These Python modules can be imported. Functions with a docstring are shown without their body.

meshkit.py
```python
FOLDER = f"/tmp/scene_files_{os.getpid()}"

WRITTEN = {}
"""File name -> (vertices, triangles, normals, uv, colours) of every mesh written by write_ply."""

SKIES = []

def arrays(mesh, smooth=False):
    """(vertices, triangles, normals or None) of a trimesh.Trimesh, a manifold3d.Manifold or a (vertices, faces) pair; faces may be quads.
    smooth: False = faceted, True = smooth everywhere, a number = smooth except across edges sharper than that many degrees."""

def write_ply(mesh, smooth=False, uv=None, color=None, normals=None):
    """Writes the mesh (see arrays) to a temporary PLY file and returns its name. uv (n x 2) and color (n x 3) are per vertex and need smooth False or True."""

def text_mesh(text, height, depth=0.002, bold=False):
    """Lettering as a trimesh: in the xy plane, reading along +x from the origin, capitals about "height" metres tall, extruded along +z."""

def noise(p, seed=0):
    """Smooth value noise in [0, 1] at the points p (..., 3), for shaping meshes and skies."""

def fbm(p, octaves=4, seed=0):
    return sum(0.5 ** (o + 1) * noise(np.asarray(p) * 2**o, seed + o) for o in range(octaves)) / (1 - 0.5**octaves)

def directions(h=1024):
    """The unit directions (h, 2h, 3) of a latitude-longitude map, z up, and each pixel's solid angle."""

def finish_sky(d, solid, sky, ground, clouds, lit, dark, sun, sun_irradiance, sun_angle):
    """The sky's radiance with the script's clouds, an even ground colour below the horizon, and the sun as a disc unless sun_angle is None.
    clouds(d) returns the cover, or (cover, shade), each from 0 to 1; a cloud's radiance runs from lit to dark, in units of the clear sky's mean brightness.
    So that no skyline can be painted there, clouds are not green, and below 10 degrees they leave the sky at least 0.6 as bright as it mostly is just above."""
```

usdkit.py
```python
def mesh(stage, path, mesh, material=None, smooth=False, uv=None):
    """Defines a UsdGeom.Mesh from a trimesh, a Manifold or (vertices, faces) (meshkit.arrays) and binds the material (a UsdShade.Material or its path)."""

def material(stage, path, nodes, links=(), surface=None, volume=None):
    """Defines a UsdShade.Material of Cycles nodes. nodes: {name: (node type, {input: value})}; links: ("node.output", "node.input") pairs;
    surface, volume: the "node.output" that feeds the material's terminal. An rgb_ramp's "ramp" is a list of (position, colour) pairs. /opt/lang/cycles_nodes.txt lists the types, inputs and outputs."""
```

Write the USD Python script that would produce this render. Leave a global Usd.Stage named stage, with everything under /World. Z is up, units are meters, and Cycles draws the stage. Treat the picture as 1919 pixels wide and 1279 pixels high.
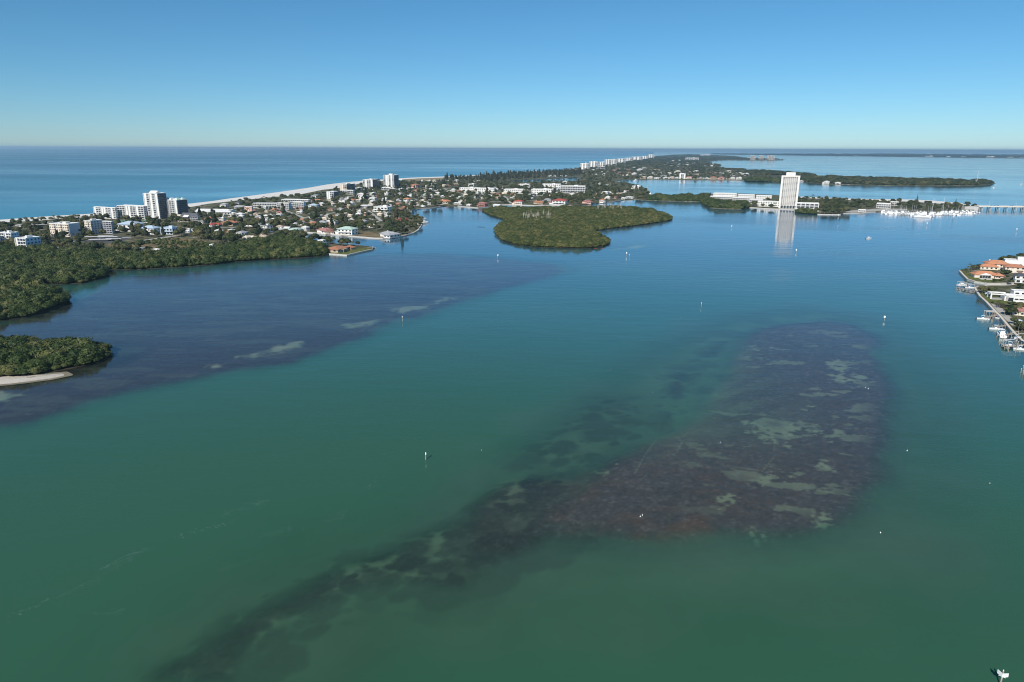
import math, random
import numpy as np, trimesh, shapely
from shapely.geometry import Polygon, Point, LineString, MultiPolygon
from shapely.ops import unary_union
from shapely import affinity
import usdkit, meshkit
from pxr import Usd, UsdGeom, UsdLux, UsdShade, Sdf, Gf, Vt

stage = Usd.Stage.CreateInMemory()
UsdGeom.SetStageUpAxis(stage, "Z")
UsdGeom.SetStageMetersPerUnit(stage, 1.0)
WORLD = UsdGeom.Xform.Define(stage, "/World")
stage.SetDefaultPrim(WORLD.GetPrim())
UsdGeom.Scope.Define(stage, "/World/Looks")

# ------------------------------------------------------------------ camera, sky, sun, exposure
CAM_H, FPX = 120.0, 1300.0           # drone height in metres, focal length in photo pixels (photo 1919 wide)
PITCH, ROLL = math.radians(15.53), math.radians(0.19)
EXPOSURE = 0.08
_r0 = np.array([1.0, 0, 0]); _f0 = np.array([0, math.cos(PITCH), -math.sin(PITCH)]); _u0 = np.cross(_r0, _f0)
RIGHT = math.cos(ROLL) * _r0 + math.sin(ROLL) * _u0
UP = -math.sin(ROLL) * _r0 + math.cos(ROLL) * _u0
FWD = _f0
cam = UsdGeom.Camera.Define(stage, "/World/camera")
cam.CreateHorizontalApertureAttr(36.0)
cam.CreateVerticalApertureAttr(36.0 * 683 / 1024)
cam.CreateFocalLengthAttr(36.0 * FPX / 1919.0)
cam.CreateClippingRangeAttr(Gf.Vec2f(1.0, 200000.0))
cam.CreateExposureAttr(EXPOSURE)
cam.AddTransformOp().Set(Gf.Matrix4d(*[float(a) for row in ((*RIGHT, 0), (*UP, 0), (*(-FWD), 0), (0, 0, CAM_H, 1)) for a in row]))

SUN_AZ = math.radians(-156.0)        # atan2(x, y) of the direction towards the sun: behind the camera, a little to the left
SUN_EL = math.radians(36.0)
SUN_DIR = np.array([math.sin(SUN_AZ) * math.cos(SUN_EL), math.cos(SUN_AZ) * math.cos(SUN_EL), math.sin(SUN_EL)])
sun = UsdLux.DistantLight.Define(stage, "/World/sun")
sun.CreateNormalizeAttr(True); sun.CreateIntensityAttr(1.25); sun.CreateAngleAttr(0.5)
sun.CreateColorAttr(Gf.Vec3f(1.0, 0.95, 0.87))
sun.AddRotateXYZOp().Set(Gf.Vec3f(math.degrees(math.pi / 2 - SUN_EL), 0, math.degrees(math.pi - SUN_AZ)))
sky_mat = usdkit.material(stage, "/World/Looks/sky_air", {
    "s": ("sky_texture", {"sky_type": "single_scattering", "sun_disc": False, "sun_elevation": SUN_EL, "sun_rotation": SUN_AZ,
                          "altitude": 60.0, "air_density": 0.8, "aerosol_density": 0.1, "ozone_density": 9.0}),
    "h": ("hsv", {"hue": 0.487, "saturation": 1.05, "value": 1.0}),
    "k": ("mix", {"mix_type": "multiply", "fac": 1.0, "color2": (0.93, 1.0, 0.985)}),
    "b": ("background_shader", {"strength": 0.092})},
    [("s.color", "h.color"), ("h.color", "k.color1"), ("k.color", "b.color")], surface="b.background")
dome = UsdLux.DomeLight.Define(stage, "/World/sky")
UsdShade.MaterialBindingAPI.Apply(dome.GetPrim()).Bind(sky_mat)
dome.GetPrim().SetCustomDataByKey("kind", "structure")

# ------------------------------------------------------------------ helpers
def level_warp(x, y):
    """The photograph's lens bows the horizon by a few pixels; this takes that bow out of a pixel's row."""
    k = np.clip((520.0 - y) / 190.0, 0, 1)
    return y + 3.6 * (1 - ((x - 960.0) / 960.0) ** 2) * k

def gp(x, y, z=0.0):
    """Ground point (metres) that the photograph shows at pixel x, y on the level z."""
    x = np.asarray(x, float); y = np.asarray(y, float)
    yy = level_warp(x, y)
    d = FWD + RIGHT * ((x - 959.5) / FPX)[..., None] + UP * ((639.5 - yy) / FPX)[..., None]
    t = (z - CAM_H) / np.minimum(d[..., 2], -1e-4)
    return d[..., :2] * t[..., None]

def to_px(p):
    """Pixel of a world point (inverse of gp, by two fixed-point steps for the bow)."""
    q = np.asarray(p, float) - np.array([0, 0, CAM_H])
    w = q @ FWD
    X = 959.5 + FPX * (q @ RIGHT) / w; Y = 639.5 - FPX * (q @ UP) / w
    y = Y.copy()
    for _ in range(4):
        y = Y - (level_warp(X, y) - y)
    return X, y

def mpp(x, y):
    """Metres per photo pixel at that ground point, across the picture."""
    p = gp(x, y)
    return (p[..., 1] * FWD[1] + (0 - CAM_H) * FWD[2]) / FPX

def px_per_m(p, e):
    """How many pixels to the side one metre along the level direction e makes at the ground point p."""
    d = p[1] * FWD[1] - CAM_H * FWD[2]
    x = (p[0] * RIGHT[0]) / d
    return abs(e[0] - x * e[1] * FWD[1]) * FPX / d

def poly(pts):
    a = np.asarray(pts, float)
    g = Polygon(gp(a[:, 0], a[:, 1]))
    return g if g.is_valid else g.buffer(0)

def poly_smooth(pts, r=0):
    g = poly(pts)
    return g.buffer(r).buffer(-2 * r).buffer(r) if r else g

used = {}
def numbered(name):
    n = used.get(name, -1) + 1
    used[name] = n
    return name if n == 0 else f"{name}_{n:03d}"

part_used = {}
def part_name(parent, name):
    k = (str(parent), name)
    n = part_used.get(k, -1) + 1
    part_used[k] = n
    return name if n == 0 else f"{name}_{n:03d}"

def tag(prim, label=None, cat=None, group=None, kind=None):
    for k, v in (("label", label), ("category", cat), ("group", group), ("kind", kind)):
        if v:
            prim.SetCustomDataByKey(k, v)

def top_mesh(name, mesh, mat, label, cat=None, group=None, kind=None, smooth=False):
    path = "/World/" + numbered(name)
    m = usdkit.mesh(stage, path, mesh, mat, smooth)
    tag(m.GetPrim(), label, cat, group, kind)
    return m

def thing(name, label, cat, loc=(0, 0, 0), rot=0.0, scale=None, group=None, kind=None, ref=None):
    path = "/World/" + numbered(name)
    x = UsdGeom.Xform.Define(stage, path)
    x.AddTranslateOp().Set(Gf.Vec3d(*map(float, loc)))
    if rot: x.AddRotateZOp().Set(math.degrees(rot))
    if scale is not None: x.AddScaleOp().Set(Gf.Vec3f(*map(float, scale)))
    tag(x.GetPrim(), label, cat, group, kind)
    if ref:
        x.GetPrim().GetReferences().AddInternalReference(ref)
        x.GetPrim().SetInstanceable(True)
    return path

def part(parent, name, mesh, mat, label=None, smooth=False, kind=None):
    path = f"{parent}/{part_name(parent, name)}"
    m = usdkit.mesh(stage, path, mesh, mat, smooth)
    tag(m.GetPrim(), label, kind=kind)
    return path

def kind_class(name):
    path = "/World/kinds_" + name
    stage.CreateClassPrim(path)
    return path

def lin(c):
    c = np.asarray(c, float) / 255
    return tuple(np.where(c < .04045, c / 12.92, ((c + .055) / 1.055) ** 2.4))

def box(cx, cy, z0, sx, sy, sz, rot=0.0):
    m = trimesh.creation.box([sx, sy, sz]); m.apply_translation([cx, cy, z0 + sz / 2])
    if rot: m.apply_transform(trimesh.transformations.rotation_matrix(rot, [0, 0, 1]))
    return m

def cat(ms):
    return trimesh.util.concatenate(ms)

def set_color_attr(usdmesh, name, arr, kind="color"):
    api = UsdGeom.PrimvarsAPI(usdmesh)
    if kind == "color":
        api.CreatePrimvar(name, Sdf.ValueTypeNames.Color3fArray, "vertex").Set(Vt.Vec3fArray.FromNumpy(np.asarray(arr, np.float32)))
    else:
        api.CreatePrimvar(name, Sdf.ValueTypeNames.FloatArray, "vertex").Set(Vt.FloatArray.FromNumpy(np.asarray(arr, np.float32)))

def mat_plain(name, color, rough=0.6, var=0.0, scale=0.3, spec=0.3, metallic=0.0):
    nodes = {"p": ("principled_bsdf", {"base_color": color, "roughness": rough, "specular_ior_level": spec, "metallic": metallic})}
    links = []
    if var:
        c = np.asarray(color)
        nodes |= {"g": ("geometry", {}), "n": ("noise_texture", {"scale": scale, "detail": 4.0, "roughness": 0.6}),
                  "r": ("rgb_ramp", {"ramp": [(0.3, tuple(c * (1 - var))), (0.7, tuple(np.minimum(c * (1 + var), 0.95)))]})}
        links = [("g.position", "n.vector"), ("n.fac", "r.fac"), ("r.color", "p.base_color")]
    return usdkit.material(stage, "/World/Looks/" + name, nodes, links, surface="p.BSDF")
# ------------------------------------------------------------------ the shorelines (photo pixels on the water line)
MAIN_SHORE = [(-500, 560), (-160, 640), (-60, 612), (0, 601), (44, 594), (88, 582), (118, 571), (127, 563), (125, 556), (112, 550), (84, 544), (70, 538),
    (84, 532), (116, 532), (153, 530), (186, 522), (199, 516), (200, 511), (190, 508), (204, 505), (240, 505), (300, 502), (362, 498), (404, 494), (440, 490), (487, 486), (530, 484), (571, 482),
    (606, 478), (617, 475), (650, 478), (674, 472), (698, 467), (701, 464), (690, 461), (667, 459), (636, 457), (608, 452), (571, 447), (545, 444), (515, 436), (490, 432),
    (515, 430), (545, 432.5), (571, 434), (612, 437), (654, 441), (700, 445), (717, 445.5), (746, 443), (773, 436), (783, 430), (792, 418), (795, 409), (781, 404), (764, 399), (757, 396),
    (771, 392), (787, 388.5), (806, 387), (825, 385), (838, 383), (858, 383), (869, 384.5), (896, 387), (919, 385), (930, 381), (954, 380.5), (1000, 382), (1033, 381.5), (1073, 383), (1100, 380),
    (1125, 377.5), (1150, 375), (1167, 372), (1187, 370.5), (1212, 372.5), (1260, 374), (1313, 375), (1316, 380), (1330, 387), (1360, 389), (1390, 389.5), (1405, 386.5), (1430, 388.5), (1462, 390),
    (1490, 391.5), (1493, 397), (1512, 399), (1540, 400.5), (1575, 401), (1581, 398.5), (1610, 398), (1640, 396), (1700, 398), (1760, 397), (1800, 395), (1826, 393), (1832, 390),
    (1827, 386.5), (1800, 380), (1740, 374.5), (1690, 372.5), (1640, 372), (1561, 369.5), (1500, 366.5), (1440, 362.5), (1380, 360), (1335, 361), (1300, 367.5), (1250, 366.5), (1222, 365),
    (1216, 358), (1206, 350.5), (1196, 344), (1180, 340), (1160, 337), (1150, 335), (1200, 332.5), (1240, 332.5), (1300, 334), (1360, 334), (1395, 334.5), (1400, 337), (1440, 337.5), (1500, 337.5), (1540, 342), (1570, 343),
    (1620, 344.5), (1700, 346.5), (1800, 347), (1850, 345.5), (1866, 342.5), (1850, 340), (1780, 337), (1690, 334), (1600, 331), (1520, 328.5), (1450, 328), (1440, 326.5),
    (1480, 326), (1534, 327.5), (1520, 325), (1460, 320.5), (1400, 316), (1390, 312), (1345, 310.5), (1352, 307), (1346, 303.5), (1322, 300), (1350, 296.5),
    (1400, 297), (1460, 297.5), (1472, 296.6), (1440, 294.5), (1400, 293), (1380, 289), (1330, 286.5), (1290, 285), (1262, 286), (1226, 289), (1190, 293.5), (1160, 297.5), (1121, 303.5), (1087, 309.5), (1058, 315), (1010, 318), (960, 320), (902, 324), (850, 326.5), (825, 327.5), (790, 328.5), (750, 330.5),
    (717, 333), (679, 335.5), (654, 338), (631, 340.5), (612, 343), (580, 349), (550, 353.5), (520, 358), (487, 362.5), (455, 367), (425, 371), (400, 375), (358, 380), (300, 387), (240, 393), (175, 400), (104, 404.5), (42, 409), (0, 412.5), (-300, 436)]
LAGOON = [(945, 336.5), (985, 333), (1040, 330.5), (1080, 328), (1086, 330.5), (1078, 335), (1040, 337), (985, 338)]
ISLAND = [(903, 391.5), (912, 397), (921, 402), (944, 408), (949, 414), (940, 418), (931, 423), (928, 430), (929, 437), (942, 449), (960, 455), (983, 459), (1012, 461.5), (1046, 463), (1080, 463.5), (1108, 463.5), (1130, 460), (1140, 456),
    (1142, 450), (1127, 440), (1110, 432), (1119, 430), (1150, 426), (1171, 424), (1200, 420), (1223, 416.5), (1245, 413), (1257, 410), (1260, 406), (1246, 400), (1225, 394), (1192, 389), (1150, 387), (1100, 387.5), (1000, 389), (930, 389)]
NEAR_ISLE = [(-300, 720), (0, 709), (50, 706.5), (94, 699), (142, 691), (182, 681), (206, 671), (208, 664), (195, 656), (150, 650), (100, 647), (50, 646), (0, 646), (-300, 650)]
SPIT = [(-300, 735), (0, 723), (50, 717.5), (96, 711.5), (129, 704.5), (120, 700), (94, 702), (50, 703), (0, 703), (-300, 712)]
BIRD_KEY = [(1797.5, 509), (1806, 518), (1813, 525), (1826, 529), (1850, 533), (1875, 533), (1900, 532), (1901, 536), (1880, 537), (1850, 537), (1826, 541), (1829, 546), (1836, 557), (1849, 569), (1861, 582), (1876, 598), (1890, 615), (1903, 630), (1919, 645), (1990, 700),
    (2300, 700), (2300, 478), (1990, 474), (1919, 479), (1890, 484), (1860, 490), (1840, 498), (1815, 505), (1801, 506)]
MAINLAND = [(1500, 288.6), (1650, 291.2), (1800, 294.4), (1919, 296.4), (2200, 300), (2300, 289.5), (1919, 289.6), (1700, 286.8), (1500, 285.2), (1330, 284.4), (1340, 285.4), (1420, 286.8)]

main_land = poly(MAIN_SHORE).difference(poly(LAGOON))
island = poly_smooth(ISLAND); near_isle = poly_smooth(NEAR_ISLE); spit = poly(SPIT); bird_key = poly(BIRD_KEY); mainland = poly(MAINLAND)
LANDS = [main_land, island, near_isle, spit, bird_key, mainland]

def biggest(g):
    return max(g.geoms, key=lambda a: a.area) if hasattr(g, "geoms") else g

def slab(g, z_top, z_bot=-0.6, bevel=0.0):
    """A flat piece of land with a sloping rim."""
    ms = []
    for q in getattr(g, "geoms", [g]):
        if q.area < 1: continue
        ms.append(trimesh.creation.extrude_polygon(q, z_top - z_bot, engine="earcut"))
    m = cat(ms); m.apply_translation([0, 0, z_bot])
    return m

def sheet(g, z):
    vs, fs, n = [], [], 0
    for q in getattr(g, "geoms", [g]):
        if q.is_empty or q.area < 0.5: continue
        v, f = trimesh.creation.triangulate_polygon(q, engine="earcut")
        # earcut's faces may wind either way: turn them upwards
        a = v[f[:, 1]] - v[f[:, 0]]; b = v[f[:, 2]] - v[f[:, 0]]
        flip = (a[:, 0] * b[:, 1] - a[:, 1] * b[:, 0]) < 0
        f[flip] = f[flip][:, ::-1]
        vs.append(np.c_[v, np.full(len(v), z)]); fs.append(f + n); n += len(v)
    return trimesh.Trimesh(np.vstack(vs), np.vstack(fs), process=False)

mang_main = poly([(-500, 560), (-160, 640), (-60, 612), (0, 601), (44, 594), (88, 582), (118, 571), (127, 563), (125, 556), (112, 550), (84, 544), (70, 538),
    (84, 532), (116, 532), (153, 530), (186, 522), (199, 516), (200, 511), (190, 508), (204, 505), (240, 505), (300, 502), (362, 498), (404, 494), (440, 490), (487, 486), (530, 484), (571, 482), (606, 478), (613, 474),
    (610, 464), (590, 456), (560, 453), (520, 450), (480, 457), (440, 464), (380, 472), (300, 478), (220, 479), (160, 475), (100, 472), (40, 472), (-100, 476), (-400, 490)])

# ------------------------------------------------------------------ ground materials
def ground_mat(name, stops, s1=0.02, s2=0.25, rough=0.9):
    return usdkit.material(stage, "/World/Looks/" + name, {
        "g": ("geometry", {}), "n1": ("noise_texture", {"scale": s1, "detail": 6.0, "roughness": 0.65}), "n2": ("noise_texture", {"scale": s2, "detail": 4.0, "roughness": 0.6}),
        "m": ("mix_float", {"fac": 0.4}), "r": ("rgb_ramp", {"ramp": stops}), "p": ("principled_bsdf", {"roughness": rough, "specular_ior_level": 0.15})},
        [("g.position", "n1.vector"), ("g.position", "n2.vector"), ("n1.fac", "m.a"), ("n2.fac", "m.b"), ("m.result", "r.fac"), ("r.color", "p.base_color")], surface="p.BSDF")

M = {}
M["ground"] = ground_mat("town_ground", [(0.32, (0.045, 0.055, 0.022)), (0.47, (0.080, 0.085, 0.040)), (0.57, (0.15, 0.135, 0.085)), (0.68, (0.36, 0.33, 0.27))], 0.03, 0.12)
M["scrub"] = ground_mat("dry_ground", [(0.3, (0.07, 0.065, 0.03)), (0.45, (0.17, 0.13, 0.065)), (0.58, (0.24, 0.18, 0.10)), (0.7, (0.40, 0.34, 0.26))], 0.03, 0.2)
M["sand"] = ground_mat("beach_sand", [(0.3, (0.66, 0.63, 0.58)), (0.5, (0.74, 0.71, 0.66)), (0.7, (0.80, 0.77, 0.72))], 0.02, 0.3)
M["spit_sand"] = ground_mat("spit_sand", [(0.3, (0.38, 0.34, 0.29)), (0.5, (0.50, 0.46, 0.40)), (0.7, (0.58, 0.54, 0.48))], 0.06, 0.5)
M["wet_sand"] = ground_mat("wet_sand", [(0.3, (0.16, 0.14, 0.10)), (0.7, (0.26, 0.23, 0.17))], 0.05, 0.4)
M["dune"] = ground_mat("dune_grass", [(0.35, (0.14, 0.11, 0.05)), (0.5, (0.26, 0.21, 0.12)), (0.65, (0.45, 0.40, 0.30))], 0.02, 0.15)
M["lawn"] = ground_mat("lawn_grass", [(0.3, (0.06, 0.09, 0.02)), (0.5, (0.11, 0.13, 0.035)), (0.7, (0.19, 0.17, 0.07))], 0.08, 0.6)
M["paving"] = ground_mat("pale_paving", [(0.35, (0.33, 0.31, 0.28)), (0.65, (0.48, 0.46, 0.42))], 0.1, 0.8)
M["asphalt"] = ground_mat("asphalt", [(0.35, (0.07, 0.07, 0.07)), (0.65, (0.12, 0.12, 0.12))], 0.1, 0.8)
M["mud"] = ground_mat("mangrove_mud", [(0.35, (0.035, 0.03, 0.02)), (0.65, (0.07, 0.06, 0.04))], 0.1, 0.8)
M["far_ground"] = ground_mat("far_ground", [(0.35, (0.03, 0.045, 0.02)), (0.6, (0.08, 0.09, 0.05)), (0.7, (0.25, 0.23, 0.19))], 0.004, 0.03)

# ------------------------------------------------------------------ the sea bed and the shoals
def W(pts):
    return poly(pts)

SHOAL = W([(1420, 610), (1470, 604), (1540, 597), (1605, 604), (1660, 632), (1676, 690), (1684, 760), (1680, 850), (1674, 905), (1648, 952), (1600, 990), (1540, 1003), (1480, 1012), (1400, 1017), (1330, 1024), (1250, 1031),
           (1180, 1030), (1110, 1018), (1050, 1010), (1000, 1000), (985, 970), (1030, 915), (1110, 872), (1150, 842), (1190, 805), (1235, 770), (1280, 730), (1320, 688), (1365, 640)])
PLATEAU = W([(1370, 600), (1520, 580), (1640, 600), (1700, 690), (1715, 800), (1705, 920), (1660, 1000), (1500, 1030), (1350, 1045), (1180, 1060), (1020, 1040), (900, 1010), (960, 900), (1040, 820), (1150, 745), (1230, 690), (1290, 640)])
TAIL = W([(1100, 870), (1040, 868), (985, 890), (935, 912), (890, 928), (850, 945), (800, 970), (745, 992), (690, 1012), (630, 1028), (580, 1050), (530, 1078), (470, 1102), (400, 1120), (370, 1160), (330, 1195), (290, 1215), (215, 1255), (200, 1330),
          (470, 1330), (500, 1275), (540, 1225), (600, 1185), (660, 1155), (720, 1150), (770, 1128), (830, 1150), (880, 1150), (930, 1120), (980, 1080), (1010, 1045), (1080, 1022), (1160, 1020), (1160, 940)])
TAIL2 = W([(560, 1330), (590, 1240), (640, 1190), (700, 1180), (720, 1220), (660, 1330)])
FINGER1 = W([(985, 852), (1030, 835), (1090, 790), (1140, 755), (1168, 770), (1150, 805), (1110, 830), (1120, 860), (1060, 885), (1000, 880)])
FRINGE = W([(962, 868), (985, 842), (1030, 812), (1085, 770), (1130, 745), (1180, 748), (1200, 790), (1180, 830), (1120, 870), (1060, 890), (1000, 892)])
FINGER2 = W([(1255, 700), (1290, 675), (1340, 640), (1375, 632), (1350, 665), (1310, 700), (1275, 722)])
BLOB = W([(1253, 716), (1272, 711), (1284, 724), (1282, 740), (1262, 744), (1250, 735)])
FINGER3 = W([(1228, 790), (1250, 760), (1275, 748), (1262, 790), (1240, 815)])
LEFTFLAT = W([(-400, 900), (-100, 840), (0, 800), (60, 792), (180, 752), (300, 722), (420, 702), (540, 682), (640, 652), (700, 622), (770, 600), (860, 572), (950, 540), (1010, 523), (1070, 505), (1050, 492), (930, 480), (860, 474), (760, 474),
              (700, 474), (640, 484), (560, 496), (400, 506), (220, 516), (130, 560), (0, 606), (-300, 660), (-400, 700)])
LEFTFLAT2 = W([(1150, 470), (1200, 440), (1260, 425), (1330, 425), (1250, 450), (1200, 470)])
APRON = W([(1000, 1010), (1060, 1022), (1180, 1034), (1330, 1030), (1500, 1022), (1640, 990), (1720, 1040), (1600, 1075), (1300, 1110), (1150, 1130), (1000, 1120), (900, 1160), (780, 1200), (620, 1280), (560, 1340), (300, 1340), (480, 1120), (620, 1040), (760, 1000), (900, 940)])
PATCHES = [W(p) for p in ([(1548, 678), (1572, 674), (1588, 686), (1580, 694), (1556, 692)], [(1552, 702), (1580, 698), (1592, 706), (1586, 720), (1566, 720), (1550, 712)], [(1598, 700), (1622, 702), (1626, 712), (1604, 718)], [(1400, 790), (1440, 796), (1485, 792), (1498, 806), (1470, 822), (1500, 832), (1480, 838), (1440, 826), (1410, 812)],
    [(1515, 800), (1530, 796), (1535, 806), (1520, 812)], [(1555, 806), (1590, 800), (1596, 806), (1572, 818), (1558, 826), (1552, 816)], [(1516, 862), (1540, 856), (1560, 864), (1556, 880), (1540, 884), (1524, 874)], [(1338, 932), (1352, 924), (1372, 926), (1380, 940), (1366, 946), (1346, 940)], [(1462, 884), (1478, 880), (1482, 896), (1470, 906), (1460, 898)],
    [(1424, 898), (1440, 894), (1450, 904), (1436, 912)], [(1400, 904), (1412, 902), (1416, 910), (1404, 912)], [(1534, 966), (1556, 962), (1556, 976), (1540, 984)], [(1120, 872), (1140, 868), (1146, 880), (1124, 886)], [(1500, 756), (1530, 757), (1536, 766), (1510, 766)], [(1404, 652), (1440, 650), (1446, 658), (1410, 660)], [(1405, 995), (1440, 990), (1436, 1006), (1412, 1012)])]
BARS = [W(p) for p in ([(440, 670), (470, 660), (520, 650), (560, 641), (562, 648), (530, 658), (480, 668)], [(390, 684), (420, 680), (400, 690)], [(-60, 742), (0, 734), (26, 738), (20, 748), (-60, 756)],
                       [(740, 576), (790, 570), (850, 556), (800, 578), (750, 586)], [(640, 608), (700, 600), (690, 610), (650, 615)], [(1140, 466), (1180, 460), (1230, 440), (1290, 432), (1400, 412), (1455, 402), (1400, 418), (1270, 446), (1190, 464)])]

def sd(g, pts):
    """Signed distance in metres, positive inside."""
    P = shapely.points(pts)
    shapely.prepare(g)
    d = shapely.distance(g.boundary, P)
    return np.where(shapely.contains(g, P), d, -d)

def sstep(a, b, x):
    t = np.clip((x - a) / (b - a), 0, 1)
    return t * t * (3 - 2 * t)

def fb(p, s, seed=0, oct=4, sy=None):
    q = np.c_[p[:, 0] * s, p[:, 1] * (s if sy is None else sy), np.zeros(len(p))]
    return meshkit.fbm(q, oct, seed)

def fan_grid(nr, na, r0, r1, a0, a1):
    """A sheet whose cells grow with the distance from the drone."""
    r = np.exp(np.linspace(math.log(r0), math.log(r1), nr)); a = np.linspace(a0, a1, na)
    R, A = np.meshgrid(r, a, indexing="ij")
    P = np.stack([R * np.sin(A), R * np.cos(A)], -1).reshape(-1, 2)
    i = np.arange((nr - 1) * (na - 1)); i = i // (na - 1) * na + i % (na - 1)
    f = np.vstack([np.c_[i, i + 1, i + na + 1], np.c_[i, i + na + 1, i + na]])
    return P, f

def spots(P, seed, g_px, n, r0, r1, ang, n2, n3, soft=.28):
    """Round tufts of sea grass, each a soft-edged ellipse with a ragged outline, scattered over the pixel polygon g_px."""
    R = random.Random(seed); a = np.array(g_px, float); g = Polygon(a); x0, y0, x1, y1 = g.bounds
    out = np.zeros(len(P)); k = 0
    while k < n:
        x, y = R.uniform(x0, x1), R.uniform(y0, y1)
        if not g.contains(Point(x, y)): continue
        k += 1
        c = gp(x, y); r = r0 + (r1 - r0) * R.random() ** 1.8; q = R.uniform(.5, .9); t = ang + R.uniform(-.5, .5); v = R.uniform(.65, 1.0)
        m = np.where((np.abs(P - c) < r * 1.7).all(1))[0]
        if not len(m): continue
        d = P[m] - c; u = (d[:, 0] * math.cos(t) + d[:, 1] * math.sin(t)) / r; w = (-d[:, 0] * math.sin(t) + d[:, 1] * math.cos(t)) / (r * q)
        rr = np.hypot(u, w) + (n2[m] - .5) * 1.5 + (n3[m] - .5) * .8
        out[m] = np.maximum(out[m], v * sstep(1 + soft, 1 - soft - .1, rr))
    return out

TAIL_A = [(1060, 880), (985, 892), (935, 915), (890, 930), (850, 950), (790, 985), (740, 1005), (690, 1020), (640, 1035), (590, 1060), (545, 1085), (600, 1120), (690, 1110), (780, 1100), (850, 1110), (930, 1090), (1000, 1050), (1060, 1030), (1110, 1020), (1120, 940)]
TAIL_B = [(560, 1075), (500, 1100), (450, 1130), (400, 1165), (360, 1200), (320, 1230), (270, 1265), (230, 1310), (480, 1315), (500, 1260), (540, 1215), (600, 1170), (640, 1130)]
TAIL_C = [(620, 1130), (700, 1105), (800, 1100), (900, 1095), (950, 1110), (900, 1165), (820, 1150), (740, 1160), (650, 1175)]
CORE = [(1130, 875), (1060, 890), (990, 905), (930, 930), (885, 960), (870, 1000), (880, 1040), (960, 1045), (1030, 1015), (1120, 1015)]
FRING = [(955, 870), (985, 838), (1030, 808), (1085, 765), (1130, 742), (1185, 742), (1215, 780), (1190, 830), (1130, 868), (1060, 890), (990, 895)]
FRING2 = [(1215, 800), (1240, 740), (1290, 660), (1350, 625), (1390, 640), (1330, 700), (1290, 760), (1260, 810)]

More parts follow.
